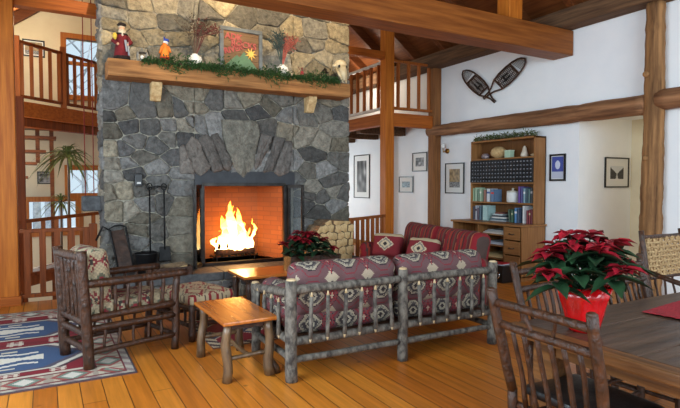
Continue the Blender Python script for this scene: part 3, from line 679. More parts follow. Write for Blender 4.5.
# orange figurine
p=mp(165,-.01); h=hgt(165,28,56); S=h/.3
t=thing('gnome_figurine','small figurine with orange body, red boots and blue cap on the mantel','figurine',tuple(p))
b=MB(); b.lathe([(.05*S,.06*S),(.052*S,.09*S),(.035*S,.19*S),(.022*S,.24*S)],n=14); b.tube([(-.03*S,-.02*S,.2*S),(-.06*S,-.03*S,.12*S)],[.016*S,.012*S],6); b.tube([(.03*S,-.02*S,.2*S),(.05*S,-.04*S,.14*S)],[.016*S,.012*S],6); obj('body',b,mat('orange_felt',(226,130,44),(200,104,30),rough=.9),t,smooth=True)
b=MB(); 
for s in (-1,1): b.ball((s*.03*S,-.015*S,.035*S),(.036*S,.045*S,.035*S),10)
b.lathe([(.058*S,.05*S),(.06*S,.075*S),(.05*S,.09*S)],n=12); obj('boots',b,mat('red_felt',(176,26,30),rough=.9),t,smooth=True)
b=MB(); b.ball((.01*S,0,.25*S),.028*S,10); b.ball((.012*S,-.03*S,.25*S),.008*S,6); obj('head',b,'white',t,smooth=True)
b=MB(); b.ball((.015*S,.0,.268*S),(.032*S,.03*S,.025*S),10); b.tube([(0,0,.28*S),(-.01*S,0,.31*S)],[.012*S,.003*S],6); obj('cap',b,mat('blue_felt',(40,62,150),rough=.9),t,smooth=True)
# vases with dried stems
def vase(px,hpx,label,stcols,spread,n,loc_dy=-.06):
    p=mp(px,loc_dy); t=thing('round_vase',label,'vase',tuple(p))
    b=MB(); b.lathe([(.04,0),(.085,.03),(.10,.09),(.085,.15),(.035,.18),(.037,.19),(.026,.19)],n=20); obj('vase_body',b,'white',t,smooth=True)
    H=hgt(px,0,hpx)
    for nm,mt,k0 in stcols:
        b=MB()
        for k in range(n):
            a=random.uniform(-spread,spread)+k0; e=random.uniform(-.3,.1); L=H*random.uniform(.7,1); q=Vector((math.sin(a)*L,e*L*.4,.17+math.cos(a)*L*.9)); mid=Vector((q.x*.35,q.y*.4,.17+L*.5))
            b.tube([(0,0,.14),mid,q],[.005,.004,.003],4)
            for j in range(10):
                u=.4+.6*j/10; c=mid.lerp(q,(u-.4)/.6); dd=Vector((random.gauss(0,1),random.gauss(0,.5),random.gauss(.8,.6))).normalized()*.05
                b.tube([c,c+dd],[.004,.002],4); b.ball(c+dd,.009,6)
        obj(nm,b,mt,t)
    return t
vase(195,46,'round white vase with dark dried berry stems left of the framed sign',[('berry_stems',mat('berry_stems',(110,54,50),(74,40,36),rough=.9),.3),('twigs',mat('twigs',(84,72,58),rough=.9),-.1)],.5,13)
vase(282,40,'round white vase with blue and pink feathery stems right of the framed sign',[('blue_stems',mat('blue_dried_stems',(70,88,84),(50,64,62),rough=.9),-.25),('pink_stems',mat('pink_dried_stems',(176,96,84),(150,74,64),rough=.9),.35)],.28,13)
# framed sign
Ys=7.42; a=at(219.5,26,Y=Ys); c=at(263,70,Y=Ys); x0,x1=a.x,at(262,30,Y=Ys).x; z0,z1=MZ1+.0,a.z+.01
t=thing('framed_sign','grey framed wooden sign with red lettering, green mountains and a sun','sign',((x0+x1)/2,Ys,MZ1))
w=.055; b=MB(); b.bb(x0,x1,Ys-.02,Ys+.02,z1-w,z1); b.bb(x0,x1,Ys-.02,Ys+.02,z0,z0+w); b.bb(x0,x0+w,Ys-.02,Ys+.02,z0+w,z1-w); b.bb(x1-w,x1,Ys-.02,Ys+.02,z0+w,z1-w)
obj('frame',b,mat('grey_painted_frame',(100,108,112),(78,84,88),rough=.6),t,world=True,bevel=.004)
b=MB(); zz=z0+.03
while zz<z1-.05: b.bb(x0+.02,x1-.02,Ys-.004,Ys+.012,zz,min(zz+.085,z1-.03)); zz+=.09
obj('plank_backing',b,mat('sign_planks',(128,98,66),(96,70,46),rough=.8,scale=20,stretch=(.1,1,1)),t,world=True)
b=MB(); wI=x1-x0-2*w; hI=z1-z0-2*w; ox=x0+w; oz=z0+w
b.prism([(0,0),(0,hI*.08),(wI*.36,hI*.40),(wI*.44,hI*.34),(wI*.56,hI*.50),(wI*.98,hI*.05),(wI*.98,0)],(ox,Ys-.008,oz),(1,0,0),(0,0,1),(0,-1,0),.012); obj('mountains',b,mat('green_mountains',(92,128,92),(76,108,78)),t,world=True)
b=MB(); sc_=Vector((ox+wI*.76,Ys-.01,oz+hI*.46)); r=hI*.075
b.prism([(r*math.cos(q),r*math.sin(q)) for q in [k*.5236 for k in range(12)]],sc_,(1,0,0),(0,0,1),(0,-1,0),.012)
for k in range(9):
    q=k*.7; b.prism([(r*1.1*math.cos(q-.22),r*1.1*math.sin(q-.22)),(r*2.3*math.cos(q),r*2.3*math.sin(q)),(r*1.1*math.cos(q+.22),r*1.1*math.sin(q+.22))],sc_,(1,0,0),(0,0,1),(0,-1,0),.01)
obj('sun',b,mat('sun_yellow',(236,186,84)),t,world=True)
def text(txt,loc,size,mt,parent,rot=(math.pi/2,0,0),name='lettering',ext=.006):
    cu=bpy.data.curves.new('txt','FONT'); cu.body=txt; cu.size=size; cu.extrude=ext; cu.offset=.004
    to=bpy.data.objects.new('txt',cu); COL.objects.link(to); bpy.context.view_layer.update()
    me=bpy.data.meshes.new_from_object(to.evaluated_get(bpy.context.evaluated_depsgraph_get())); bpy.data.objects.remove(to)
    from mathutils import Euler
    mt4=Matrix.Translation(loc)@Euler(rot).to_matrix().to_4x4(); me.transform(wm(parent).inverted()@mt4)
    me.materials.clear(); me.materials.append(mt); o=bpy.data.objects.new(name,me); COL.objects.link(o); o.parent=parent; return o
redl=mat('red_letters',(176,84,76),(150,60,56))
text('ADK',(ox+wI*.03,Ys-.012,oz+hI*.80),hI*.22,redl,t,(math.pi/2,R(4),0)); text('ROCKS',(ox+wI*.20,Ys-.012,oz+hI*.62),hI*.21,redl,t,(math.pi/2,R(2),0)); text('RIVER',(ox+wI*.03,Ys-.012,oz+hI*.40),hI*.20,redl,t,(math.pi/2,-R(18),0))
# small things at right end
p=mp(302,-.02); t=thing('twig_figure','tiny brown and red twig figure right of the feathery vase','figurine',tuple(p)); b=MB()
b.tube([(0,0,0),(0,0,.16)],.012,6); b.tube([(-.07,0,.2),(0,0,.12),(.06,0,.19)],.006,5); b.tube([(-.05,0,0),(0,0,.08),(.05,0,0)],.008,5); b.ball((0,0,.18),.022,8); obj('body',b,'straw',t,smooth=True); b=MB(); b.lathe([(.03,.07),(.024,.13),(.01,.14)],n=8); obj('jacket',b,'darkred',t)
p=mp(325,0); t=thing('candle_lantern','small dark metal lantern beside the animal skull','lantern',tuple(p)); b=MB(); b.bb(-.05,.05,-.05,.05,0,.02); b.lathe([(.07,.17),(.03,.21),(.01,.24)],n=4)
for x in(-.042,.042):
    for y in(-.042,.042): b.bb(x-.006,x+.006,y-.006,y+.006,.02,.17)
obj('housing',b,'steel',t); b=MB(); b.lathe([(.02,.02),(.02,.08),(.004,.09)],n=8); obj('candle',b,'white',t)
p=mp(340.5,-.04); h=hgt(340,57,82); t=thing('animal_skull','bleached animal skull propped at the right end of the mantel','skull',tuple(p)); S=h/.3
b=MB(); b.ball((0,0,.22*S),(.085*S,.07*S,.075*S),14,noise_=.15); b.tube([(0,-.03*S,.19*S),(0,-.08*S,.1*S),(0,-.1*S,.03*S)],[.06*S,.04*S,.018*S],10)
for s in(-1,1): b.tube([(s*.06*S,-.01,.18*S),(s*.045*S,-.06*S,.09*S),(s*.02*S,-.1*S,.0)],[.014*S,.014*S,.008*S],6); b.ball((s*.08*S,.0,.21*S),(.03*S,.03*S,.02*S),8)
obj('bone',b,mat('bone',(222,206,170),(190,168,128),rough=.7),t,smooth=True)
b=MB()
for s in(-1,1): b.ball((s*.045*S,-.058*S,.2*S),(.02*S,.014*S,.02*S),8)
obj('eye_socket',b,'black',t)

# ================================================================== TOOLS ON THE HEARTH
def tool(px,ptop,pbot,label,shovel):
    Yt=FY-.12; a=at(px,ptop,Y=Yt); c=at(px+1,pbot,Y=Yt-.02)
    t=thing('fire_shovel' if shovel else 'fire_poker',label,'fire tool',(c.x,c.y,c.z)); b=MB(); b.tube([a,c+Vector((0,0,.12 if shovel else 0))],.011,8)
    ring=[a+Vector((.035*math.sin(q),0,.045-.045*math.cos(q))) for q in [k*math.pi/6 for k in range(13)]]; b.tube(ring,.008,6)
    obj('shaft',b,'iron',t,world=True,smooth=True)
    b=MB()
    if shovel: b.add([c+Vector((-.07,0,.16)),c+Vector((.07,0,.16)),c+Vector((.085,-.02,-.04)),c+Vector((-.085,-.02,-.04)),c+Vector((-.07,.02,.16)),c+Vector((.07,.02,.16)),c+Vector((.085,.0,-.04)),c+Vector((-.085,.0,-.04))],[(0,1,2,3),(7,6,5,4),(0,4,5,1),(1,5,6,2),(2,6,7,3),(3,7,4,0)]); obj('blade',b,'iron',t,world=True,bevel=.008)
    else: b.tube([c,c+Vector((.02,-.02,-.04)),c+Vector((.06,-.02,-.02))],.009,6); obj('hook',b,'iron',t,world=True)
tool(149.5,190,262,'long thin iron poker hanging on the stone wall',False); tool(164,190,258,'iron fire shovel with a square blade hanging on the stone wall',True)
b=MB(); p0=at(148,188,Y=FY-.09);p1=at(166,187,Y=FY-.09); b.tube([p0,p0.lerp(p1,.5)+Vector((0,0,.02)),p1],.009,6)
for q in (p0,p1,p0.lerp(p1,.5)): b.tube([q+Vector((0,.06,0)),q+Vector((0,-.03,0)),q+Vector((0,-.04,.03))],.007,6)
tag(obj('tool_rack',b,'iron',smooth=True),'black iron hook rack holding the fire tools on the stone','rack')
# bucket
p=at(140,268,Z=HZ); t=thing('coal_bucket','round black bucket standing on the hearth','bucket',(p.x,7.33,HZ)); b=MB(); b.lathe([(.11,0),(.15,.27),(.158,.28),(.145,.28),(.105,.015)],n=24); obj('body',b,'black',t,smooth=True); b=MB(); b.tube([(.15*math.cos(q),0,.27+.0*q-.1*math.sin(q)*0+.12*math.sin(q)*.3) for q in [k*math.pi/8 for k in range(9)]],.005,6); obj('handle',b,'iron',t)
# log carrier: leaning hide panel in an iron frame
t=thing('log_carrier','dark brown hide sling in an iron frame leaning against the chimney','log carrier',(1.0,7.3,HZ))
q=[at(111,231,Y=7.48),at(124,229,Y=7.48),at(134,270,Y=7.2),at(119,272,Y=7.2)]; q=[Vector((v.x,v.y,max(v.z,HZ+.02))) for v in q]
b=MB(); nn=(q[1]-q[0]).cross(q[3]-q[0]).normalized()*.02; b.add([v for v in q]+[v+nn for v in q],[(0,1,2,3),(7,6,5,4),(0,4,5,1),(1,5,6,2),(2,6,7,3),(3,7,4,0)]); obj('hide_panel',b,'brownleather',t,world=True,bevel=.005)
b=MB(); b.tube([q[3],q[0]+Vector((-.02,0,.03)),q[0].lerp(q[1],.3)+Vector((0,0,.06)),q[0].lerp(q[1],.7)+Vector((0,0,.06)),q[1]+Vector((.02,0,.03)),q[2]],.013,8); b.tube([q[0]+Vector((-.18,.02,-.12)),q[0]+Vector((-.1,.02,.06)),q[0]],.014,8); obj('iron_frame',b,'iron',t,world=True,smooth=True)
# kindling crate
t=thing('kindling_crate','low dark crate of kindling on the hearth','crate',(1.45,7.12,HZ)); b=MB(); b.bb(-.24,.24,-.13,.13,0,.02)
for s in(-1,1): b.bb(-.24,.24,s*.13-.01,s*.13+.01,0,.11); b.bb(s*.24-.01,s*.24+.01,-.13,.13,0,.11)
obj('box',b,'bark',t,bevel=.003)
for k in range(9):
    b=MB(); y=-.09+.025*k; z=.05+.03*(k%3); b.limb((-.2+random.uniform(0,.05),y,HZ*0+z),(.2,y+random.uniform(-.03,.03),z+random.uniform(0,.07)),.013,.01,n=6); o=obj('kindling_stick',b,'split' if k%3==0 else 'logbark'); o.location+=Vector((1.45,7.12,HZ)); tag(o,'thin stick of kindling lying in the low dark crate','kindling','kindling sticks in the crate')

# ================================================================== FIREWOOD
Yw=7.15
oc=[at(308,242,Y=Yw),at(318,226,Y=Yw),at(328,220,Y=Yw),at(340,223,Y=Yw),at(351,221,Y=Yw)]
out=[(oc[0].x,HZ+.003),(oc[4].x,HZ+.003)]+[(q.x,q.z) for q in oc[::-1]]
random.seed(21); fs_=[]
for r_ in range(6):
    for k in range(8): fs_.append((oc[0].x+(k+.5+.5*(r_%2)-.25)*.115+random.uniform(-.02,.02),HZ+.06+r_*.112+random.uniform(-.015,.015)))
hull=[(oc[0].x,HZ+.003),(oc[4].x,HZ+.003),(oc[4].x,oc[4].z),(oc[2].x,oc[2].z),(oc[1].x,oc[1].z),(oc[0].x,oc[0].z)]
for P in voronoi(fs_,hull,1.0):
    if not P: continue
    A_=abs(sum(P[i][0]*P[(i+1)%len(P)][1]-P[(i+1)%len(P)][0]*P[i][1] for i in range(len(P)))/2)
    if A_<.004: continue
    if sum(P[i][0]*P[(i+1)%len(P)][1]-P[(i+1)%len(P)][0]*P[i][1] for i in range(len(P)))<0: P=P[::-1]
    cx=sum(p[0] for p in P)/len(P); cz=sum(p[1] for p in P)/len(P); P=[(cx+(u_-cx)*.96,cz+(v_-cz)*.96) for u_,v_ in P]; P=P
    y0=7.08+random.uniform(-.04,.04); y1=y0+.38
    b=MB(); b.prism(P,(0,y1,0),(1,0,0),(0,0,1),(0,-1,0),y1-y0); body=obj('firewood_log',b,'logbark'); tag(body,'split firewood log with a pale cut end in the stack on the hearth','firewood','split logs stacked beside the fireplace')
    e=MB(); e.prism([(cx+(u_-cx)*.94,cz+(v_-cz)*.94) for u_,v_ in P],(0,y0,0),(1,0,0),(0,0,1),(0,-1,0),.004); obj('cut_face',e,'split',body,world=True)
random.seed(31)
# ================================================================== RUSTIC FURNITURE
def med(u,v,P):       # stepped diamond medallion
    q=.012; u=round(u/q)*q; v=round(v/q)*q
    a=abs(((u/P)%1)-.5); b_=abs(((v/P)%1)-.5); return a+b_, a, b_
C=lambda *c: lin(c)
def sofa_pat(p,ax):
    u=p.x if ax!=0 else p.y; v=p.z if ax!=2 else p.y
    q=.010; u=round(u/q)*q; v=round(v/q)*q
    P=.34; k=math.floor(u/P+.5); a=abs(u/P-k)*2; H=.30; b_=abs(((v+.02+(k%2)*0)/H+.5)%1-.5)*2
    s=max(a*.9+b_*.75,b_)          # hexagonal medallion
    if s<.14: return C(44,34,38)
    if s<.26: return C(166,156,136)
    if s<.38: return C(62,56,58)
    if s<.50: return C(150,142,124) if int((u*2+v)*70)%2 else C(88,82,80)
    if s<.58: return C(164,152,130)
    if s<.66: return C(48,38,42)
    a2=abs(u/P-math.floor(u/P)-.5)*2; s2=a2*1.5+b_*.75
    if s2<.10: return C(170,154,132)
    if s2<.2: return C(134,34,42)
    if s2<.27: return C(50,36,42)
    if s2<.36: return C(128,44,50)
    if .48<s2<.56: return C(140,40,48)
    if .56<=s2<.61: return C(58,42,48)
    if abs(s-.86)<.035: return C(120,40,48)
    if s>1.30: return C(166,150,128)
    return C(99,70,71)
def chair_pat(p,ax):
    u=p.x if ax!=0 else p.y; v=p.z if ax!=2 else p.y
    s,a,b_=med(u,v*.8+.02,.26)
    if s<.10: return C(178,164,132)
    if s<.17: return C(70,60,56)
    if s<.27: return C(126,32,40)
    if s<.33: return C(64,60,54)
    if s<.40: return C(176,162,130)
    if s<.47: return C(118,40,44)
    if s>.86: return C(120,34,40)
    if s>.76: return C(84,84,66)
    return C(164,148,118) if int((u+v)*60)%2 else C(142,128,104)
def stripe_pat(axis):
    seq=[(.06,(118,16,26)),(.03,(64,26,30)),(.035,(146,50,32)),(.025,(70,52,46)),(.06,(126,16,26)),(.014,(150,88,58)),(.045,(82,20,26)),(.022,(92,68,54))]
    T=sum(s[0] for s in seq)
    def f(p,ax):
        t=(p[axis]+5)%T
        for w,c in seq:
            if t<w: return C(*c)
            t-=w
        return C(110,18,30)
    return f
def spindle(m,mt,p,q,r,tips=True):
    p,q=Vector(p),Vector(q); m.limb(p,q,r,r*.9,n=8,wob=.008)
    if tips:
        d=(q-p).normalized(); mt[0].tube([q,q+d*.035],[r*.75,r*.3],8); mt[1].tube([p-d*.03,p],[r*.3,r*.75],8)
# ---- log sofa
cx=(1.68+3.80)/2; t=thing('log_sofa','rustic grey bark log sofa with patterned cushions, seen from behind','sofa',(cx,4.13,0),R(-1.5)); HX=1.06
for x,y,h,r in ((-HX,-.43,.80,.05),(0,-.43,.81,.046),(HX,-.43,.80,.048),(-HX,.43,.64,.045),(HX,.43,.64,.045)):
    m=MB(); m.limb((x,y,0),(x,y,h),r,r*.92,n=14,wob=.01); o=obj('post',m,'barkgrey',t,smooth=True); m=MB(); m.lathe([(r*.85,h-.004),(r*.7,h+.012),(r*.3,h+.016)],c=(x,y,0),n=12); obj('cut_end',m,'tip',o)
for x0,x1 in ((-HX,0),(0,HX)):
    for z,r in ((.725,.036),(.315,.036),(.17,.028)):
        m=MB(); m.limb((x0+.02,-.43,z),(x1-.02,-.43,z),r,r*.9,n=12,wob=.012); obj('back_rail',m,'barkgrey',t,smooth=True)
    for k in range(6):
        x=x0+(x1-x0)*(k+1)/7; m=MB(); mt=(MB(),MB()); spindle(m,mt,(x+random.uniform(-.01,.01),-.475,.33),(x+random.uniform(-.015,.015),-.47,.665),.018); o=obj('spindle',m,'barkgrey',t,smooth=True); [obj('whittled_tip',q_,'tip',o,smooth=True) for q_ in mt]
for s in(-1,1):
    for z0,z1,r in ((.70,.60,.036),(.32,.30,.034),(.18,.17,.028)):
        m=MB(); m.limb((s*HX,-.42,z0),(s*HX,.46,z1),r,n=12,wob=.012); obj('arm_rail' if z0>.5 else 'side_rail',m,'barkgrey',t,smooth=True)
    for k in range(4):
        y=-.42+.85*(k+1)/5; m=MB(); mt=(MB(),MB()); spindle(m,mt,(s*(HX+.035),y,.33),(s*(HX+.035),y,.60),.017); o=obj('spindle',m,'barkgrey',t,smooth=True); [obj('whittled_tip',q_,'tip',o,smooth=True) for q_ in mt]
m=MB(); m.limb((-HX,.43,.30),(HX,.43,.30),.034,n=12); obj('front_rail',m,'barkgrey',t,smooth=True)
m=MB(); m.bb(-HX+.05,HX-.05,-.38,.4,.30,.33); obj('seat_deck',m,'bark',t)
for s in(-1,1):
    m=MB(); m.cushion((s*.515,.05,.43),(1.0,.78,.19),r=.07,puff=.025,cell=.0115,col=sofa_pat); obj('seat_cushion',m,'fabric',t,smooth=True)
    m=MB(); tl=Matrix.Rotation(R(9),3,'X'); m.cushion((s*.515,-.245,.685),(1.01,.22,.46),m=tl,r=.1,puff=.045,cell=.0105,col=sofa_pat); obj('back_cushion',m,'fabric',t,smooth=True)
    m=MB(); m.cushion((s*.93,.12,.60),(.18,.56,.2),r=.08,puff=.02,cell=.0115,col=sofa_pat); obj('arm_cushion',m,'fabric',t,smooth=True)
# ---- armchair
CA=R(17); N0=Vector((.30,4.80,0)); u=Vector((math.cos(CA),math.sin(CA),0)); v=Vector((-math.sin(CA),math.cos(CA),0))
cc=N0+u*.39+v*.27; LW,LD=.27,.39
t=thing('log_armchair','dark hickory log armchair with kilim cushions standing on the red rug','armchair',tuple(cc),CA-math.pi/2)  # local +y = facing
for s in(-1,1):
    m=MB(); m.limb((s*LW,-LD,0),(s*(LW+.01),-LD-.05,1.0),.046,.04,n=12); obj('rear_post',m,'bark',t,smooth=True)
    m=MB(); m.limb((s*LW,LD,0),(s*LW,LD+.03,.69),.036,.034,n=12); obj('front_leg',m,'bark',t,smooth=True)
    for z0,z1,r,nm,ext in ((.72,.715,.036,'arm_rail',.13),(.43,.44,.032,'side_rail',0),(.34,.33,.03,'side_rail',0),(.14,.14,.026,'side_rail',0)):
        m=MB(); m.limb((s*LW,-LD-.03,z0),(s*LW,LD+ext,z1),r,n=10); obj(nm,m,'bark',t,smooth=True)
    for k in range(6):
        y=-LD+.78*(k+1)/7; m=MB(); m.limb((s*LW,y,.44),(s*LW,y,.71),.017,n=8); obj('spindle',m,'bark',t,smooth=True)
    for k in range(5):
        y=-LD+.78*(k+1)/6; m=MB(); m.limb((s*LW,y,.14),(s*LW,y,.33),.014,n=8); obj('spindle',m,'bark',t,smooth=True)
for z,y,r in ((.95,-LD-.05,.036),(.40,-LD-.02,.034),(.30,-LD-.02,.028),(.16,-LD,.028),(.34,LD,.03),(.40,LD,.03),(.14,LD,.024)):
    m=MB(); m.limb((-LW,y,z),(LW,y,z),r,n=10); obj('cross_rail',m,'bark',t,smooth=True)
for k in range(5):
    x=-LW+.54*(k+1)/6; m=MB(); m.limb((x,-LD-.02,.38),(x,-LD-.05,.95),.022,n=8); obj('spindle',m,'bark',t,smooth=True)
m=MB(); m.cushion((0,.02,.47),(.5,.72,.15),r=.06,puff=.02,cell=.018,col=chair_pat); obj('seat_cushion',m,'fabric',t,smooth=True)
m=MB(); m.cushion((0,-.27,.76),(.5,.17,.5),m=Matrix.Rotation(R(6),3,'X'),r=.07,puff=.03,cell=.016,col=chair_pat); obj('back_cushion',m,'fabric',t,smooth=True)
# ---- ottoman
t=thing('log_ottoman','low log ottoman with a red and cream kilim cushion between armchair and hearth','ottoman',(1.38,5.56,0),CA-math.pi/2)
for sx in(-1,1):
    for sy in(-1,1): m=MB(); m.limb((sx*.33,sy*.24,0),(sx*.33,sy*.24,.36),.036,.034,n=10); obj('leg',m,'bark',t,smooth=True)
for z in(.15,.32):
    for s in(-1,1):
        m=MB(); m.limb((-.33,s*.24,z),(.33,s*.24,z),.024,n=8); obj('rail',m,'bark',t,smooth=True); m=MB(); m.limb((s*.33,-.24,z),(s*.33,.24,z),.024,n=8); obj('rail',m,'bark',t,smooth=True)
for s in(-1,1):
    for k in range(4): x=-.33+.66*(k+1)/5; m=MB(); m.limb((x,s*.24,.15),(x,s*.24,.32),.014,n=6); obj('spindle',m,'bark',t,smooth=True)
def ott(p,ax):
    s,a,b_=med(p.x*.8,p.y*1.2,.30)
    return C(180,160,126) if s<.3 else C(132,34,38) if s<.42 else C(176,156,122) if s<.52 else C(86,66,58) if s<.56 else C(132,34,38) if .72<s<.84 else C(172,154,122)
m=MB(); m.cushion((0,0,.40),(.70,.52,.11),r=.045,puff=.015,cell=.015,col=ott); obj('cushion',m,'fabric',t,smooth=True)
# ---- end table
t=thing('end_table','small varnished end table on knotty branch legs at the sofa arm','side table',(1.40,4.33,0),R(1))
m=MB(); m.bb(-.23,.23,-.43,.43,.455,.487); obj('table_top',m,'tabletop',t,bevel=.01)
m=MB(); m.bb(-.16,.16,-.34,.34,.40,.455); obj('apron',m,'bark',t)
for k,(x,y) in enumerate(((-.17,-.36),(.16,-.36),(-.17,.34),(.16,.34))):
    m=MB(); m.limb((x*1.12,y*1.04,0),(x,y,.455),.040 if k!=1 else .05,.034,n=12,wob=.025,knots=.2)
    if k==1: m.limb((x*1.5,y*1.02,0),(x*1.05,y,.2),.03,.02,n=10,wob=.02)
    obj('leg',m,'knotty',t,smooth=True)
for a_,c_ in (((-.18,-.36,.18),(.17,-.36,.19)),((-.18,.34,.18),(.17,.34,.18)),((0,-.36,.18),(0,.34,.18))): m=MB(); m.limb(a_,c_,.019,n=8); obj('stretcher',m,'knotty',t,smooth=True)
# ---- coffee table
t=thing('coffee_table','long varnished coffee table in front of the fireplace','coffee table',(2.83,6.42,0))
m=MB(); m.bb(-.73,.73,-.33,.33,.385,.42); obj('table_top',m,'tabletopx',t,bevel=.01)
m=MB(); m.bb(-.64,.64,-.27,.27,.32,.385); obj('apron',m,'bark',t)
for sx in(-1,1):
    for sy in(-1,1): m=MB(); m.limb((sx*.64,sy*.27,0),(sx*.64,sy*.27,.33),.045,.04,n=10); obj('leg',m,'bark',t,smooth=True)
# trough on coffee table
t=thing('wooden_trough','dark wooden trough standing on the coffee table','trough',(3.10,6.24,.42)); m=MB(); m.bb(-.35,.35,-.1,.1,0,.02)
for s in(-1,1): m.bb(-.36,.36,s*.11-.012,s*.11+.012,0,.20); m.bb(s*.35-.012,s*.35+.012,-.1,.1,0,.20)
obj('body',m,'bark',t,bevel=.004)
def poinsettia(name,label,loc,S,pot,nb,seed,flat=.55):
    random.seed(seed); t=thing('potted_poinsettia',label,'plant',loc)
    if pot=='foil':
        m=MB(); m.lathe([(.072,0),(.084,.02),(.10,.1),(.118,.18),(.140,.25),(.118,.235),(.10,.15)],n=48,wave=lambda g,z:(.05*math.sin(g*9)+.04*math.sin(g*17+z*30))*min(1,z*6)); obj('foil_pot',m,'foil',t,smooth=True); z0=.2
    else:
        m=MB(); m.lathe([(.07,0),(.09,.1),(.095,.12),(.08,.11)],n=24,wave=lambda g,z:.03*math.sin(g*8)); obj('foil_pot',m,'foil',t,smooth=True); z0=.11
    st=MB(); gl=MB(); rb=MB(); dr=MB()
    for k in range(nb):
        a=k*2.4; rr=S*.30*math.sqrt((k+.5)/nb); top=Vector((rr*math.cos(a)*1.25,rr*math.sin(a)*1.1,z0+S*(.42-.22*(rr/(S*.3))**2+random.uniform(-.03,.03))))
        st.tube([(0,0,z0-.05),Vector((top.x*.4,top.y*.4,z0+S*.15)),top],[.006,.005,.003],5)
        for j in range(9 if (k<nb*.55 or k%2) else 0):
            g=j*2.4+k; el=random.uniform(-.05,.35); d=Vector((math.cos(g)*math.cos(el),math.sin(g)*math.cos(el),math.sin(el))); (rb if (k%3) else dr).leaf(top+Vector((0,0,-.004*j)),d,S*random.uniform(.11,.175),S*.075,droop=.25,lob=.25)
        for j in range(7):
            g=j*2.4+k*1.3; tz=top.z-S*(.04+.015*j); base=Vector((top.x*(.9-.04*j),top.y*(.9-.04*j),tz)); el=random.uniform(-.25,.1); d=Vector((math.cos(g)*math.cos(el),math.sin(g)*math.cos(el),math.sin(el)))
            gl.leaf(base,d,S*random.uniform(.17,.25),S*.10,droop=.2,lob=.12)
    obj('stem',st,'leaf',t); obj('green_leaves',gl,'leaf',t,smooth=True); obj('red_bracts',rb,'red',t,smooth=True); obj('dark_red_bracts',dr,'darkred',t,smooth=True)
    return t
poinsettia('a','red poinsettia growing in the dark trough on the coffee table',(3.02,6.24,.442),.90,'small',14,3)
poinsettia('b','large red poinsettia in shiny red foil standing on the dining table',(2.57,1.82,.75),.78,'foil',18,5)
random.seed(11)
# ---- red striped sofa
ang=math.atan2(6.2-4.52,4.95-4.6)-math.pi/2
t=thing('striped_sofa','dark red striped upholstered sofa standing in front of the bookcase desk','sofa',(4.43,5.60,0),math.pi/2+ang)  # local +y = facing (-X), x along length
t.rotation_euler=(0,0,math.pi/2+ang)
sp=stripe_pat(0)
m=MB(); m.cushion((0,.02,.2),(2.05,.82,.24),r=.04,puff=0,cell=.02,col=sp); obj('base',m,'fabric',t,smooth=True)
for s in(-1,1):
    m=MB(); m.cushion((s*.475,.08,.40),(.94,.72,.18),r=.06,puff=.02,cell=.018,col=sp); obj('seat_cushion',m,'fabric',t,smooth=True)
    m=MB(); m.cushion((s*.50,-.30,.71),(1.0,.26,.54),m=Matrix.Rotation(R(12),3,'X'),r=.10,puff=.02,cell=.016,col=sp); obj('back_cushion',m,'fabric',t,smooth=True)
    m=MB(); m.cushion((s*1.02,.06,.39),(.2,.9,.58),r=.09,puff=0.01,cell=.018,col=stripe_pat(1)); obj('arm',m,'fabric',t,smooth=True)
    for y in(-.36,.4): m=MB(); m.lathe([(.025,0),(.03,.09)],c=(s*.85,y,0),n=10); obj('foot',m,'bark',t)
def pillow(label,loc,rz,tilt,seedc):
    t=thing('throw_pillow',label,'pillow',loc,rz)
    def pp(p,ax):
        a=abs(p.x)/.22; b_=abs(p.z)/.17; s=a+b_
        if p.z>.115: return C(176,158,126)
        if s<.18: return C(40,36,40)
        if s<.38: return C(190,172,140)
        if s<.52: return C(120,116,108)
        if s<.62: return C(196,178,146)
        return C(116,28,36)
    m=MB(); m.cushion((0,0,.17),(.46,.13,.34),m=Matrix.Rotation(tilt,3,'X'),r=.05,puff=.04,cell=.014,col=pp); obj('cover',m,'fabric',t,smooth=True)
q=Vector((4.50,5.95,.50)); pillow('red kilim throw pillow with a diamond at the far arm of the striped sofa',(4.36,6.28,.50),math.pi/2+R(30),R(18),0)
pillow('red kilim throw pillow with a cream band in the middle of the striped sofa',(4.38,5.50,.50),math.pi/2+R(14),R(24),0)

# ================================================================== RUGS
def rug(name,label,x0,x1,y0,y1,fn,cell=.014):
    nx=int((x1-x0)/cell); ny=int((y1-y0)/cell); vs=[];fs=[];cs=[]; th=.009
    for i in range(nx+1):
        for j in range(ny+1):
            x=x0+(x1-x0)*i/nx; y=y0+(y1-y0)*j/ny; vs.append((x,y,th+.002*noise.noise(Vector((x*3,y*3,0)))))
    for i in range(nx):
        for j in range(ny):
            a=i*(ny+1)+j; fs.append((a,a+ny+1,a+ny+2,a+1)); cs.append(fn(x0+(x1-x0)*(i+.5)/nx,y0+(y1-y0)*(j+.5)/ny))
    m=MB(); m.add(vs,fs,lambda k:cs[k]); ec=C(90,60,60)
    m.add([(x0,y0,.0005),(x1,y0,.0005),(x1,y1,.0005),(x0,y1,.0005),(x0,y0,th),(x1,y0,th),(x1,y1,th),(x0,y1,th)],[(3,2,1,0),(0,1,5,4),(1,2,6,5),(2,3,7,6),(3,0,4,7)],lambda k:ec)
    return tag(obj(name,m,'kilim'),label,'rug')
RX0,RX1,RY0,RY1=-2.1,.64,4.52,7.35
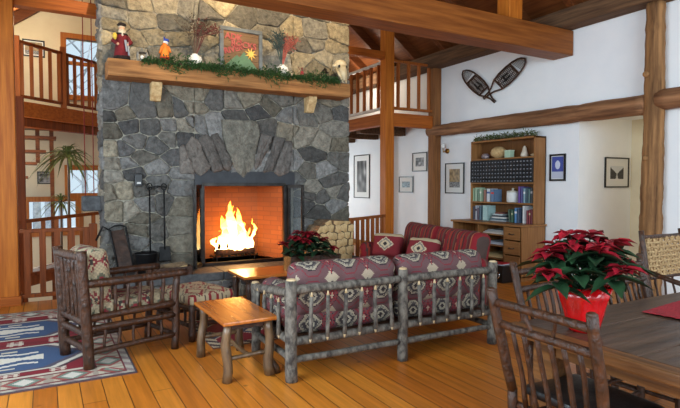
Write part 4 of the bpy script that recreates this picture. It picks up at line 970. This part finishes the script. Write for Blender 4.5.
def rugfn(x,y):
    q=.014; x=round(x/q)*q; y=round(y/q)*q
    d=min(x-RX0,RX1-x,y-RY0,RY1-y)
    if d<.02: return C(70,60,66)
    if d<.07: return C(176,166,150) if int((x+y)*12)%2 else C(140,120,116)
    if d<.30:
        w=(x if min(y-RY0,RY1-y)<min(x-RX0,RX1-x) else y); k=(w/.34)%1; e=abs((d-.185)/.09)
        if abs(d-.08)<.012 or abs(d-.29)<.012: return C(110,40,46)
        s=abs(k-.5)*2+e*.55
        if s<.45: return C(206,198,184)
        if s<.7: return C(110,128,112)
        if s<.95: return C(150,70,66)
        return C(184,172,150) if int(w*25)%2 else C(158,144,128)
    if d<.34: return C(198,188,170)
    for cy in (5.36,6.42):
        a=abs(x+.62)/.68; e=abs(y-cy)/.38
        hx=max(e,a*.66+e*.34)
        if hx<1:
            if hx>.93: return C(206,198,182)
            if hx>.86: return C(84,76,90)
            if a<.09 and e<.22: return C(140,30,40)
            if a<.13 and e<.28: return C(206,200,184)
            tri=abs(((x*2.6)%1)-.5)*2
            if a<.86 and e<.10+.16*tri: return C(220,212,196)
            if a<.80 and abs(e-(.36+.12*tri))<.055: return C(220,212,196)
            if a<.60 and abs(e-.68)<.05 and int(x*16)%3: return C(206,196,170)
            return C(58,82,118)
        if hx<1.05: return C(70,40,50)
    k=((x+.1)/.34)%1; rel=min(abs(y-5.89),abs(y-4.96),abs(y-6.92))
    if (rel<.014 or abs(rel-.045)<.012) and .3<k<.7: return C(210,198,180)
    if rel<.08 and (abs(k-.4)<.04 or abs(k-.6)<.04): return C(196,176,156)
    return C(128,20,34) if noise.noise(Vector((x*2,y*9,0)))<.2 else C(112,18,30)
rug('kilim_rug','large red kilim rug with blue medallions under the log armchair',RX0,RX1,RY0,RY1,rugfn)
def rugfn2(x,y):
    q=.02; x=round(x/q)*q; y=round(y/q)*q; d=min(x-1.36,3.7-x,y-4.83,y and 6.0-y)
    if d<.1: return C(190,170,140) if int((x+y)*14)%2 else C(70,50,50)
    s,a,b_=med(x,y,.42)
    return C(196,178,146) if s<.15 else C(60,64,84) if s<.3 else C(198,180,150) if s<.36 else C(130,26,38)
rug('kilim_rug','smaller patterned rug on the floor between the end table and coffee table',1.36,3.7,4.83,6.0,rugfn2,.02)

# ================================================================== DINING TABLE AND CHAIRS
t=thing('dining_table','long dark reclaimed plank dining table in the right foreground','dining table',(3.85,1.56,0))
TX0,TX1,TY0,TY1=2.30,5.4,1.02,2.13
ysb=[TY0,1.415,1.825,TY1]
m=MB()
for a,c in zip(ysb,ysb[1:]): m.bb(TX0+.10,TX1-.1,a+.003,c-.003,.70,.75)
obj('plank_top',m,'dining',t,world=True,bevel=.006)
for x0 in (TX0,TX1-.1): m=MB(); m.bb(x0,x0+.098,TY0-.005,TY1+.005,.695,.752); obj('breadboard_end',m,'diningedge',t,world=True,bevel=.008)
m=MB()
for y in(TY0+.1,TY1-.14): m.bb(TX0+.16,TX1-.16,y,y+.04,.59,.70)
for x in(TX0+.16,TX1-.2): m.bb(x,x+.04,TY0+.1,TY1-.1,.59,.70)
obj('apron',m,'diningedge',t,world=True)
for x in(TX0+.14,TX1-.28):
    for y in(TY0+.08,TY1-.22): m=MB(); m.bb(x,x+.14,y,y+.14,0,.70); obj('leg',m,'diningedge',t,world=True,bevel=.01)
# runner
q0=at(642,313,Z=.752); q1=at(682,301,Z=.752); d1=(q1-q0); d1.z=0; d1.normalize(); d2=Vector((d1.y,-d1.x,0)); m=MB(); nx,ny=40,14; vs=[]
for i in range(nx+1):
    for j in range(ny+1):
        p=q0+d1*(1.9*i/nx)+d2*(.46*j/ny); vs.append((p.x,p.y,.7545+.0025*(1+noise.noise(p*14))+(.002 if (i+j)%2 else 0)))
fs=[(i*(ny+1)+j,i*(ny+1)+j+1,(i+1)*(ny+1)+j+1,(i+1)*(ny+1)+j) for i in range(nx) for j in range(ny)]
m.add(vs,fs); o=obj('table_runner',m,'cloth'); so=o.modifiers.new('s','SOLIDIFY'); so.thickness=.003; so.offset=1; tag(o,'bright red woven runner lying along the dining table','table runner')
def dining_chair(label,loc,rz,group='hickory dining chairs'):
    t=thing('dining_chair',label,'chair',loc,rz,group); w=.28
    for s in(-1,1):
        m=MB(); m.limb((s*w,-.20,0),(s*w,-.235,.46),.026,.026,n=12,wob=.006); m.limb((s*w,-.235,.45),(s*(w+.02),-.37,1.0),.027,.025,n=12,wob=.012,cap=True); m.ball((s*(w+.02),-.371,1.0),(.025,.025,.014),10)
        obj('back_post',m,'bark',t,smooth=True)
        m=MB(); m.limb((s*w,.22,0),(s*w,.22,.44),.025,.024,n=10,wob=.006); obj('leg',m,'bark',t,smooth=True)
    for z,r in ((.935,.022),(.82,.022),(.37,.02)):
        y=-.235-.135*(z-.46)/.54; m=MB(); m.limb((-w-.01,y,z),(w+.01,y,z),r,n=10,wob=.012); obj('back_rail',m,'bark',t,smooth=True)
    for k in range(6):
        x=-w+2*w*(k+1)/7; m=MB(); m.limb((x,-.215,.37),(x+random.uniform(-.008,.008),-.325,.82),.014,.012,n=8,wob=.012); obj('spindle',m,'bark',t,smooth=True)
    for q_ in(-1,1): m=MB(); m.limb((q_*.06,-.33,.82),(q_*.10,-.355,.935),.010,n=6); obj('brace',m,'bark',t,smooth=True)
    for z in(.16,.30):
        m=MB(); m.limb((-w,.22,z),(w,.22,z),.014,n=8); obj('stretcher',m,'bark',t,smooth=True)
        for s in(-1,1): m=MB(); m.limb((s*w,-.21,z),(s*w,.22,z),.014,n=8); obj('stretcher',m,'bark',t,smooth=True)
    m=MB(); m.cushion((0,.03,.45),(.54,.42,.05),r=.022,puff=.01,cell=.04); obj('leather_seat',m,'leather',t,smooth=True)
    return t
ch=dining_chair('hickory dining chair with black leather seat, nearest of all at the table end',(2.02+.37,1.66,0),-math.pi/2+R(-3))
dup(ch,(3.17,2.22,0),math.pi+R(4),'hickory dining chair behind the table, left of the two behind the poinsettia')
dup(ch,(3.78,2.02,0),math.pi+R(2),'hickory dining chair behind the table, right of the two behind the poinsettia')
# cane-back armchair
t=thing('cane_armchair','dark wooden armchair with a woven cane back at the right edge','chair',(4.93,2.36,0),math.pi+R(-2))
for s in(-1,1):
    m=MB(); m.limb((s*.28,-.2,0),(s*.28,-.25,.46),.024,n=10); m.limb((s*.28,-.25,.45),(s*.30,-.36,1.14),.024,.022,n=10); obj('back_post',m,'bark',t,smooth=True)
    m=MB(); m.limb((s*.29,.2,0),(s*.29,.2,.68),.024,n=10); obj('leg',m,'bark',t,smooth=True)
    m=MB(); m.tube([(s*.29,-.29,.78),(s*.31,-.1,.74),(s*.31,.12,.70),(s*.30,.27,.69)],[.02,.022,.022,.02],10); obj('arm_rail',m,'bark',t,smooth=True)
for z in(1.08,.72,.5): y=-.25-.11*(z-.46)/.68; m=MB(); m.limb((-.29,y,z),(.29,y,z),.018,n=8); obj('back_rail',m,'bark',t,smooth=True)
m=MB(); k=13
for i in range(k):
    x=-.26+.52*i/(k-1); m.tube([(x,-.355+.007*(-1)**(i+q)+.055*q/8,1.08-.35*q/8) for q in range(9)],.014,5)
for j in range(9):
    z=.74+.33*j/8; y=-.35+.055*(1.08-z)/.35; m.tube([(-.27+.54*q/12,y-.008*(-1)**(j+q),z) for q in range(13)],.012,5)
obj('cane_panel',m,'cane',t)
m=MB(); m.cushion((0,0,.455),(.56,.48,.05),r=.02,puff=.01); obj('seat',m,'leather',t,smooth=True)
for k in range(4): x=-.2+.13*k; m=MB(); m.limb((x,-.255,.5),(x,-.29,.72),.01,n=6); obj('spindle',m,'bark',t)

# ================================================================== BOOKCASE DESK
hx0,hx1,hy0,hy1=6.57,RW-.03,5.76,7.37; DZ=.91
t=thing('bookcase_desk','oak desk with an open bookcase hutch against the white wall','desk',((hx0+hx1)/2,(hy0+hy1)/2,0))
m=MB(); m.bb(hx0-.03,hx1,hy0-.03,hy1+.03,DZ-.035,DZ); obj('desk_top',m,'oaky',t,world=True,bevel=.006)
m=MB()
dy=[hy0,hy0+.36,hy0+.95,hy1]   # drawers | cubbies | kneehole
for y in (hy0,dy[1],dy[2],hy1-.025): m.bb(hx0,hx1,y,y+.025,.0,DZ-.035)
m.bb(hx0,hx1,dy[0],dy[2],.06,.085); m.bb(hx1-.02,hx1,hy0,hy1,0,DZ-.035)
for z in (.30,.52,.70): m.bb(hx0+.02,hx1,dy[1],dy[2],z,z+.018)
obj('carcass',m,'oak',t,world=True,bevel=.003)
for z0_,z1_ in ((.66,.86),(.42,.64),(.10,.40)):
    m=MB(); m.bb(hx0-.018,hx0,dy[0]+.03,dy[1]-.005,z0_,z1_); o=obj('drawer',m,'oaky',t,world=True,bevel=.004)
    if z0_>.3: m=MB(); yc=(dy[0]+dy[1])/2+.01; zc=(z0_+z1_)/2; m.tube([(hx0-.018,yc-.05,zc),(hx0-.045,yc-.04,zc-.01),(hx0-.045,yc+.04,zc-.01),(hx0-.018,yc+.05,zc)],.007,6); obj('handle',m,'black',o,world=True)
ux0=6.86; uy0,uy1=5.77,7.22; UT=2.34
m=MB(); m.bb(ux0,hx1,uy0,uy0+.03,DZ,UT); m.bb(ux0,hx1,uy1-.03,uy1,DZ,UT); m.bb(ux0,hx1,uy0,uy1,UT-.03,UT); obj('hutch_case',m,'oak',t,world=True,bevel=.004)
m=MB(); m.bb(hx1-.02,hx1,uy0,uy1,DZ,UT); obj('hutch_back',m,'oakdark',t,world=True)
SH=[1.225,1.565,1.99]
for z in SH: m=MB(); m.bb(ux0,hx1-.02,uy0+.03,uy1-.03,z,z+.025); obj('shelf',m,'oaky',t,world=True,bevel=.003)
# lattice rack
t=thing('lattice_rack','wide black lattice-front rack filling the middle bookcase shelf','rack',(6.95,(uy0+uy1)/2,SH[1]+.025))
m=MB(); z0_,z1_=SH[1]+.027,SH[2]-.01; m.bb(ux0+.01,hx1-.03,uy0+.035,uy1-.035,z0_,z1_); obj('case',m,'black',t,world=True)
m=MB(); ny=20
for i in range(ny+1): y=uy0+.03+(uy1-uy0-.06)*i/ny; m.bb(ux0-.03,ux0+.01,y-.008,y+.008,z0_,z1_)
for j in range(7): z=z0_+(z1_-z0_-.012)*j/6; m.bb(ux0-.032,ux0+.01,uy0+.03,uy1-.03,z,z+.012)
obj('lattice',m,'lattice',t,world=True)
gs=mat('grey_case_spines',(176,178,184),(120,122,130),scale=60)
for j in range(6): z=z0_+(z1_-z0_)*(j+.5)/6; m=MB(); m.bb(ux0-.006,ux0+.004,uy0+.04,uy1-.04,z-.016,z+.004); obj('spine_row',m,gs,t,world=True)
# books: pixel x of spine -> y on shelf
def ypx(px): return at(px,190,X=ux0+.03).y
def book(px0,px1,z,h,col,label,lean=0,grp=None,band=None):
    ya,yb_=ypx(px1),ypx(px0); th=abs(yb_-ya)*.94; yc=(ya+yb_)/2; d=.19; root=thing('book',label,'book',(ux0+.13,yc,z),0,grp)
    rm=Matrix.Rotation(lean,3,'X'); off=Vector((0,0,abs(math.sin(lean))*th/2))
    m=MB(); c=lin([v_*.78+188*.22 for v_ in col])
    for (cc_,dd_) in (((0,th/2-.002,h/2),(d,.004,h)),((0,-th/2+.002,h/2),(d,.004,h)),((-d/2+.002,0,h/2),(.004,th,h))): m.box(rm@Vector(cc_)+off,dd_,m=rm,col=c)
    if band: m.box(rm@Vector((-d/2-.0005,0,h*.7))+off,(.003,th*.9,h*.14),m=rm,col=lin(band))
    obj('cover',m,'vc',root); m=MB(); m.box(rm@Vector((.003,0,h/2))+off,(d-.012,max(.004,th-.008),h-.012),m=rm); obj('pages',m,'white',root)
zA=SH[0]+.026
for a in [(472.5,474.5,.24,(150,190,150),'pale green book, leftmost on the shelf above the desk books',None),(474.8,477,.25,(176,206,170),'light mint book second from the left beside the cream canister shelf end',None),(477.3,479,.22,(100,140,110),'narrow mid-green book third from the left on the canister shelf',None),(479.3,481.5,.23,(160,196,160),'pale green book fourth from the left on the canister shelf',(230,230,220)),
 (483.5,486,.21,(150,90,70),'rust brown book in the small group left of the cream canister',None),(486.4,490,.23,(214,220,226),'white book with blue band left of the cream canister',(60,90,150)),(490.4,494,.22,(74,110,150),'blue book nearest the left side of the cream canister',(200,60,60)),
 (518,520.3,.27,(92,50,150),'purple book just right of the cream canister',None),(520.6,522.8,.26,(60,66,130),'indigo book beside the purple book on the canister shelf',None),(523.1,525.4,.24,(130,170,190),'light blue book in the right group on the canister shelf',(240,240,240)),(525.7,527.8,.25,(40,70,84),'dark teal book in the right group on the canister shelf',None),(528.1,530,.23,(84,120,120),'grey-green book in the right group on the canister shelf',None),(530.3,532.4,.25,(40,44,50),'black book second from the right on the canister shelf',(180,180,180)),(532.6,534,.2,(200,206,206),'short white book at the right end of the canister shelf',None)]:
    book(a[0],a[1],zA,a[2],a[3],a[4],grp='books on the canister shelf',band=a[5])
zB=DZ+.001
for a in [(473,475,.24,(60,64,84),'dark blue book leftmost on the desk top',None),(475.3,477,.26,(196,200,210),'white book second from left on the desk top',(90,60,80)),(477.3,479,.22,(90,70,90),'plum book third from left on the desk top',None),(479.3,481.3,.25,(60,90,110),'slate blue book beside the pale aqua binder',None),(482.5,488,.27,(160,200,196),'thick pale aqua binder on the desk top',None),
 (509,511,.22,(40,70,50),'dark green book right of the stacked magazines',None),(511.3,513,.21,(50,90,66),'forest green book right of the stacked magazines',(200,200,160)),(514.5,517,.25,(60,120,180),'bright blue book on the desk top',(230,230,230)),(517.3,519.5,.24,(40,60,90),'navy book beside the bright blue book on the desk top',None),(522.5,525,.29,(232,232,232),'tall white binder on the desk top',None),
 (526.5,528.5,.22,(130,30,40),'maroon book just right of the tall white binder',None),(528.8,530.6,.23,(150,44,50),'red book in the maroon group on the desk top',(220,200,160)),(530.9,532.8,.24,(110,28,38),'dark maroon book near the right hutch side',None),(533,534.4,.2,(170,90,90),'pinkish book at the right end of the desk top',None)]:
    book(a[0],a[1],zB,a[2],a[3],a[4],grp='books on the desk top',band=a[5],lean=R(-8) if a[0]==509 else 0)
zz=DZ+.001
for k,(w,c,lb) in enumerate([(.34,(150,156,160),'grey magazine at the bottom of the pile on the desk'),(.33,(70,96,110),'teal magazine low in the pile on the desk'),(.30,(206,206,200),'white magazine in the middle of the pile on the desk'),(.28,(50,60,70),'dark magazine in the pile on the desk'),(.2,(180,190,190),'small pale booklet on the pile on the desk'),(.16,(120,70,60),'small brown booklet topmost of the pile on the desk')]):
    m=MB(); m.box((ux0+.13,ypx(498)+.02*math.sin(k*2),zz+.013),(.2,w,.026),rz=.03*k,col=lin(c)); tag(obj('magazine',m,'vc',bevel=.003),lb,'magazine','magazines piled on the desk'); zz+=.0265
# canister
y=ypx(508.5); t=thing('canister','cream round lidded canister on the bookcase shelf','canister',(ux0+.14,y,zA)); m=MB(); m.lathe([(.09,0),(.105,.01),(.105,.16),(.1,.17)],n=28); obj('jar',m,'white',t,smooth=True); m=MB(); m.lathe([(.106,.172),(.1,.195),(.03,.2),(.012,.205),(.025,.235),(.004,.245)],n=24); obj('lid',m,mat('cream_lid',(206,200,184)),t,smooth=True)
# top shelf knick-knacks
zC=SH[2]+.026
m=MB(); m.ball((ux0+.12,ypx(481.5),zC+.05),(.05,.09,.05),12,noise_=.4); tag(obj('geode',m,mat('purple_geode',(84,70,92),(190,176,170),scale=30,rough=.4),smooth=True),'dark purple and white rock at the left of the top shelf','rock')
m=MB(); m.lathe([(.045,0),(.125,.05),(.14,.1),(.12,.16),(.06,.205),(.03,.2)],c=(ux0+.15,ypx(493.5),zC),n=28,wave=lambda g,z:.03*math.sin(g*3)); tag(obj('round_basket',m,mat('birch_bowl',(206,176,126),(176,140,92),rough=.8,scale=20),smooth=True),'round tan basket on the top bookcase shelf','basket')
y=ypx(506); t=thing('keepsake_box','small pale green box on the top bookcase shelf','box',(ux0+.1,y,zC)); m=MB(); m.bb(-.05,.05,-.065,.065,0,.11); obj('box_body',m,mat('mint_paint',(170,196,170)),t,bevel=.005); m=MB(); m.bb(-.053,.053,-.068,.068,.11,.13); obj('lid',m,mat('mint_lid',(196,214,190)),t,bevel=.004)
m=MB(); m.lathe([(.06,0),(.07,.03),(.04,.09),(.028,.15),(.01,.185)],c=(ux0+.12,ypx(520.3),zC),n=18,wave=lambda g,z:.12*math.sin(g*2+z*20)); tag(obj('seashell',m,mat('shell',(226,214,196),(190,170,146)),smooth=True),'upright pale seashell on the top bookcase shelf','shell')
m=MB(); m.ball((ux0+.1,ypx(530.5),zC+.025),(.04,.06,.025),10,noise_=.3); tag(obj('pebble',m,mat('tan_pebble',(196,170,130)),smooth=True),'small flat tan stone at the right of the top shelf','rock')
# garland on top of the hutch
m=MB(); 
for i in range(520):
    uu=random.random(); y=uy0+.02+(uy1-uy0-.05)*uu; x=ux0+.07+random.gauss(0,.03); z=UT+.03+abs(random.gauss(0,.03)); d=Vector((random.gauss(-.3,1),random.gauss(0,1),random.gauss(.2,.7))).normalized(); m.leaf((x,y,z),d,random.uniform(.05,.09),.022,droop=.3)
t=thing('sage_garland','grey-green leafy garland lying on top of the bookcase','garland',(ux0+.08,(uy0+uy1)/2,UT)); obj('leaves',m,'sage',t,world=True); m=MB(); m.tube([(ux0+.07,uy0+.05,UT+.012),(ux0+.09,6.5,UT+.02),(ux0+.07,uy1-.05,UT+.012)],.01,6); obj('stem',m,'straw',t,world=True)
# papers in cubbies
for k,(z,c,n_) in enumerate(((.72,(206,200,190),3),(.54,(190,196,206),2),(.32,(214,190,140),3))):
    for j in range(n_):
        m=MB(); m.bb(hx0+.06,hx1-.08,dy[1]+.05,dy[2]-.05-.05*j,z+.001+.024*j,z+.023+.024*j,col=lin((c[0]-30*j,c[1]-25*j,c[2]-20*j))); tag(obj('paper_stack',m,'vc',bevel=.003),['pale papers lying in the upper cubby of the desk','bluish papers lying in the middle cubby of the desk','tan folders lying in the lower cubby of the desk'][k],'papers','papers in the desk cubbies')
# speaker box
sp0=at(508,281,Z=0); t=thing('stereo_speaker','black box speaker with a chrome ring on the floor before the desk','speaker',(6.36,6.04,0)); m=MB(); m.bb(-.13,.13,-.21,.21,.0,.27); obj('cabinet',m,'black',t,bevel=.008)
m=MB(); ring=[(-.135,-.09+.055*math.cos(q),.12+.055*math.sin(q)) for q in [k*math.pi/10 for k in range(21)]]; m.tube(ring,.008,6); obj('ring',m,mat('chrome',(220,220,225),rough=.15,metal=1),t,smooth=True); m=MB(); m.tube([(-.128,-.09,.12),(-.136,-.09,.12)],.045,16); obj('cone',m,'leather',t)
for k,(c,lb) in enumerate((((190,196,206),'pale blue folder lying on the black speaker'),((186,40,52),'red booklet topmost on the black speaker'))): m=MB(); m.box((6.35,6.05-.04*k,.281+.016*k),(.2,.32-.08*k,.015),rz=.2*k,col=lin(c)); tag(obj('folder',m,'vc'),lb,'folder')

# ================================================================== WALL PICTURES, SNOWSHOES, SCONCE
def pic(px0,py0,px1,py1,plane,val,label,art,matw=.22,fr='black',fw=.02):
    k={plane:val}; a=at(px0,py0,**k); c=at(px1,py1,**k); d=at(px0,py1,**k); e=at(px1,py0,**k)
    z1=(a.z+e.z)/2; z0=(c.z+d.z)/2; ia=1 if plane=='X' else 0; s0,s1=a[ia],c[ia]; lo,hi=min(s0,s1),max(s0,s1); mid=(lo+hi)/2
    W,Hh=hi-lo,z1-z0
    if plane=='X': O=Vector((val,hi,z0)); axx=Vector((0,-1,0)); out=Vector((-1,0,0))
    else: O=Vector((lo,val,z0)); axx=Vector((1,0,0)); out=Vector((0,-1,0))
    U=Vector((0,0,1)); t=thing('picture_frame',label,'picture',tuple(O+axx*W/2))
    def quad(m,x0,x1,y0,y1,t0,t1,col=None): m.prism([(x0,y0),(x1,y0),(x1,y1),(x0,y1)],O+out*t0,axx,U,out,t1-t0,col)
    m=MB(); quad(m,0,W,0,fw,.003,.025); quad(m,0,W,Hh-fw,Hh,.003,.025); quad(m,0,fw,fw,Hh-fw,.003,.025); quad(m,W-fw,W,fw,Hh-fw,.003,.025); obj('frame',m,fr,t,world=True)
    m=MB(); quad(m,fw*.5,W-fw*.5,fw*.5,Hh-fw*.5,.004,.012); obj('matting',m,'white',t,world=True)
    mw=matw*W; x0,x1,y0,y1=mw,W-mw,mw,Hh-mw; nx,ny=28,int(28*(y1-y0)/(x1-x0)); m=MB()
    for i in range(nx):
        for j in range(ny):
            u_,v_=(i+.5)/nx,(j+.5)/ny; q=[O+out*.0135+axx*(x0+(x1-x0)*(i+di)/nx)+U*(y0+(y1-y0)*(j+dj)/ny) for di,dj in((0,0),(1,0),(1,1),(0,1))]; m.add(q,[(0,1,2,3)],lin(art(u_,v_)))
    obj('print',m,'print',t,world=True)
def nz(u_,v_,s=4,o=0): return noise.noise(Vector((u_*s+o,v_*s,o)))
def a_valley(u_,v_):
    d=abs(u_-.5); 
    if v_>.40+d*1.0: return (206,210,212)
    if v_<.42 and d<.03+(.42-v_)*.16: return (196,198,200)
    g=60+int(30*nz(u_,v_,9)); return (g,g,g+2)
def a_lodge(u_,v_): g=int(150+60*nz(u_,v_,6,2)); return (g,int(g*.85),int(g*.6)) if v_>.3 else (int(120+80*nz(u_,v_,12,4)),)*3
def a_blue(u_,v_):
    if (u_-.5)**2/.05+(v_-.62)**2/.04<1: return (206,214,236)
    return (70,84,160) if v_>.3 else (190,196,214)
def a_bw(o): 
    def f(u_,v_): g=max(10,min(235,int(120+150*nz(u_,v_,3,o)-60*(abs(u_-.5))))); return (g,g,g)
    return f
def a_bright(o):
    def f(u_,v_): g=max(10,min(235,int(140+120*nz(u_,v_,4,o)))); return (int(g*.8),int(g*.95),g)
    return f
WX=RW-.001
pic(446,163,464.5,193.5,'X',WX,'framed tan drawing on the wall left of the bookcase',a_lodge)
pic(550.5,154,566,181,'X',WX,'black framed bluish portrait right of the bookcase',a_blue,matw=.14,fw=.03)
pic(413,152.5,427.5,171.5,'X',WX,'small black framed photo, upper of the pair left of the hewn post',a_bw(3))
pic(399.5,176.5,413.5,192.5,'X',WX,'small black framed pale blue photo, lower of the pair left of the hewn post',a_bright(8))
pic(354.5,155,370,198,'X',WX,'tall framed black and white picture between the chimney and loft post',a_bw(12),matw=.2)
pic(604.5,157.5,627.5,187.5,'Y',5.189,'framed black and white valley photo in the hall recess',a_valley)
pic(37,171.5,54,184,'Y',BY-.001,'black framed snowy photo below the left loft stairs',a_bw(20),matw=.12,fw=.03)
pic(22,40,45,57,'Y',BY-.001,'black framed landscape picture upstairs in the left loft',a_lodge,matw=.12,fw=.03)
def snowshoe(toe,tail,wpx,label):
    t=thing('snowshoe',label,'snowshoe'); toe=Vector(toe);tail=Vector(tail); ax=(toe-tail); L=ax.length; ax.normalize(); nn=Vector((-ax.y,ax.x))
    prof=[(0,.05),(.12,.07),(.22,.16),(.35,.42),(.5,.5),(.65,.5),(.8,.44),(.9,.33),(.96,.2),(1,.0)]
    def P(s,w,X=RW-.06): q=tail+ax*(L*s)+nn*(w*wpx); return at(q.x,q.y,X=X)
    ctr=P(.5,0); t.location=ctr
    loop=[P(s,w) for s,w in prof]+[P(s,-w) for s,w in prof[::-1][1:]]; m=MB(); m.tube(loop,.016,8); obj('wood_frame',m,'bark',t,world=True,smooth=True)
    def wd(s):
        for (a,wa),(b_,wb) in zip(prof,prof[1:]):
            if a<=s<=b_: return wa+(wb-wa)*(s-a)/(b_-a)
    for s in (.36,.74): m=MB(); m.tube([P(s,-wd(s)),P(s,wd(s))],.018,6); obj('crossbar',m,'bark',t,world=True)
    m=MB()
    for k in range(13):
        s=.36+.38*k/12; s2=min(.74,s+.06); w=wd(s); w2=wd(s2); m.tube([P(s,-w),P(s2,w2)],.006,4); m.tube([P(s,w),P(s2,-w2)],.006,4)
        for k in range(8): s=.78+.18*k/8; w=wd(s); m.tube([P(s,-w),P(min(.97,s+.04),w*.8)],.0045,4)
    obj('rawhide_webbing',m,'brownleather',t,world=True)
    m=MB(); m.tube([P(.5,-.2,RW-.09),P(.5,.2,RW-.09)],.022,6); m.tube([P(.46,-.15,RW-.09),P(.6,-.12,RW-.09)],.015,6); m.tube([P(.46,.15,RW-.09),P(.6,.12,RW-.09)],.015,6); obj('binding',m,'leather',t,world=True)
snowshoe((463,71),(495,102),14.5,'left of two crossed wooden snowshoes on the white wall, toe to the left')
snowshoe((525,58.5),(483.5,98.5),14.5,'right of two crossed wooden snowshoes on the white wall, toe to the right')
p=at(446,151,X=RW-.05); t=thing('wall_sconce','small brass wall sconce beside the hewn post','sconce',(RW-.03,p.y,p.z-.06)); m=MB(); m.tube([(RW,p.y,p.z),(RW-.03,p.y,p.z)],.05,14); m.tube([(RW-.02,p.y,p.z),(RW-.12,p.y,p.z-.02),(RW-.13,p.y,p.z+.05)],.012,8); obj('bracket',m,'brass',t,world=True,smooth=True)
m=MB(); m.lathe([(.025,.05),(.04,.08),(.03,.14),(.02,.15)],c=(RW-.13,p.y,p.z),n=12); obj('glass_shade',m,'white',t,world=True,smooth=True)
# red cords hanging
for px,lb in ((85.5,'thin red cord hanging left of the chimney, left of two'),(94,'thin red cord hanging left of the chimney, nearest the stones')):
    a=at(px,2,Y=8.6); c=at(px,196,Y=8.6); a.z=4.9; c.x=a.x=(a.x+c.x)/2 if False else c.x; m=MB(); m.tube([Vector((c.x,8.6,5.4)),Vector((c.x,8.6,c.z))],.007,5); tag(obj('hanging_cord',m,'rope'),lb,'cord')
# dracaena
def drac(px,pyc,h_top,S,n,label,Y,z_bot=-1.25,seed=1):
    random.seed(seed); c=at(px,pyc,Y=Y); t=thing('potted_dracaena',label,'plant',(c.x,Y,z_bot)); m=MB(); m.lathe([(.13,0),(.17,.3),(.18,.32),(.16,.3)],n=20); obj('pot',m,mat('clay_pot',(140,84,56)),t,smooth=True)
    m=MB(); m.limb((0,0,.28),(0,0,c.z-z_bot),.025,.018,n=8,wob=.03); obj('stem',m,'knotty',t,smooth=True); m=MB()
    for k in range(n):
        g=k*2.4; el=random.uniform(-.2,1.2); d=Vector((math.cos(g)*math.cos(el),math.sin(g)*math.cos(el),math.sin(el))); m.leaf((0,0,c.z-z_bot-.2*S*random.random()),d,S*random.uniform(.7,1.1),.05*S/.6,droop=.75)
    obj('long_leaves',m,'plant',t,smooth=True)
drac(68,152,0,.62,46,'tall dracaena with a high crown of long leaves below the left loft',9.9,seed=4)
drac(61,200,0,.42,30,'shorter dracaena with striped leaves before the lower window',10.3,seed=5)
# ================================================================== LIGHT
sc=bpy.context.scene
w=bpy.data.worlds.new('winter_sky'); sc.world=w; w.use_nodes=True; nt=w.node_tree; bg=nt.nodes['Background']
bg.inputs['Color'].default_value=(.74,.88,1.0,1); bg.inputs['Strength'].default_value=1.0
def light(nm,kind,loc,energy,col,size=.3,target=None,spot=None,sy=None):
    l=bpy.data.lights.new(nm,kind); l.energy=energy; l.color=col; o=bpy.data.objects.new(nm,l); COL.objects.link(o); o.location=loc
    if kind=='AREA':
        l.size=size
        if sy: l.shape='RECTANGLE'; l.size_y=sy
    elif kind!='SUN': l.shadow_soft_size=size
    if kind=='SPOT': l.spot_size=R(spot or 60); l.spot_blend=.6
    if target is not None: o.rotation_euler=(Vector(target)-Vector(loc)).to_track_quat('-Z','Y').to_euler()
    return o
light('fire_glow','POINT',(2.57,7.86,.62),90,(1,.27,.035),.12)
light('fire_front','POINT',(2.57,7.50,.70),16,(1,.42,.12),.1)
warm=(1,.78,.5)
light('ceiling_spot','SPOT',(1.6,4.6,5.6),620,warm,.12,(1.5,7.6,4.3),50)
light('ceiling_spot','SPOT',(3.6,4.6,5.6),620,warm,.12,(3.4,7.6,4.3),50)
light('window_daylight','AREA',(-1.8,2.6,2.4),250,(.74,.89,1),3.2,(6,4,1.6),sy=2.4)
light('window_daylight','AREA',(2.4,-2.4,2.8),285,(.76,.90,1),4.5,(3.5,6,1.4),sy=2.6)
light('loft_lamp','POINT',(-.3,11.6,4.6),60,(1,.8,.55),.15)
light('stair_lamp','POINT',(-.6,10.6,1.9),35,(1,.8,.55),.15)
light('loft_lamp','POINT',(6.4,10.6,3.9),40,(1,.86,.68),.15)
light('outdoor_daylight','SUN',(0,30,20),3.0,(1,.97,.94),.05,(0,33,14))
light('loft_fill','POINT',(-1.0,9.2,4.4),55,warm,.12)  # added unseen fill that warms the left loft fascia and balusters
light('window_daylight','AREA',(4.9,12.7,1.5),55,(.76,.9,1),1.2,(6.9,9.5,1.4),sy=1.2)
light('hall_lamp','POINT',(8.0,3.7,2.2),7,(1,.85,.6),.1)
sc.view_settings.view_transform='Standard'; sc.view_settings.look='None'; sc.view_settings.gamma=1; sc.view_settings.use_curve_mapping=False
sc.view_settings.exposure=.12
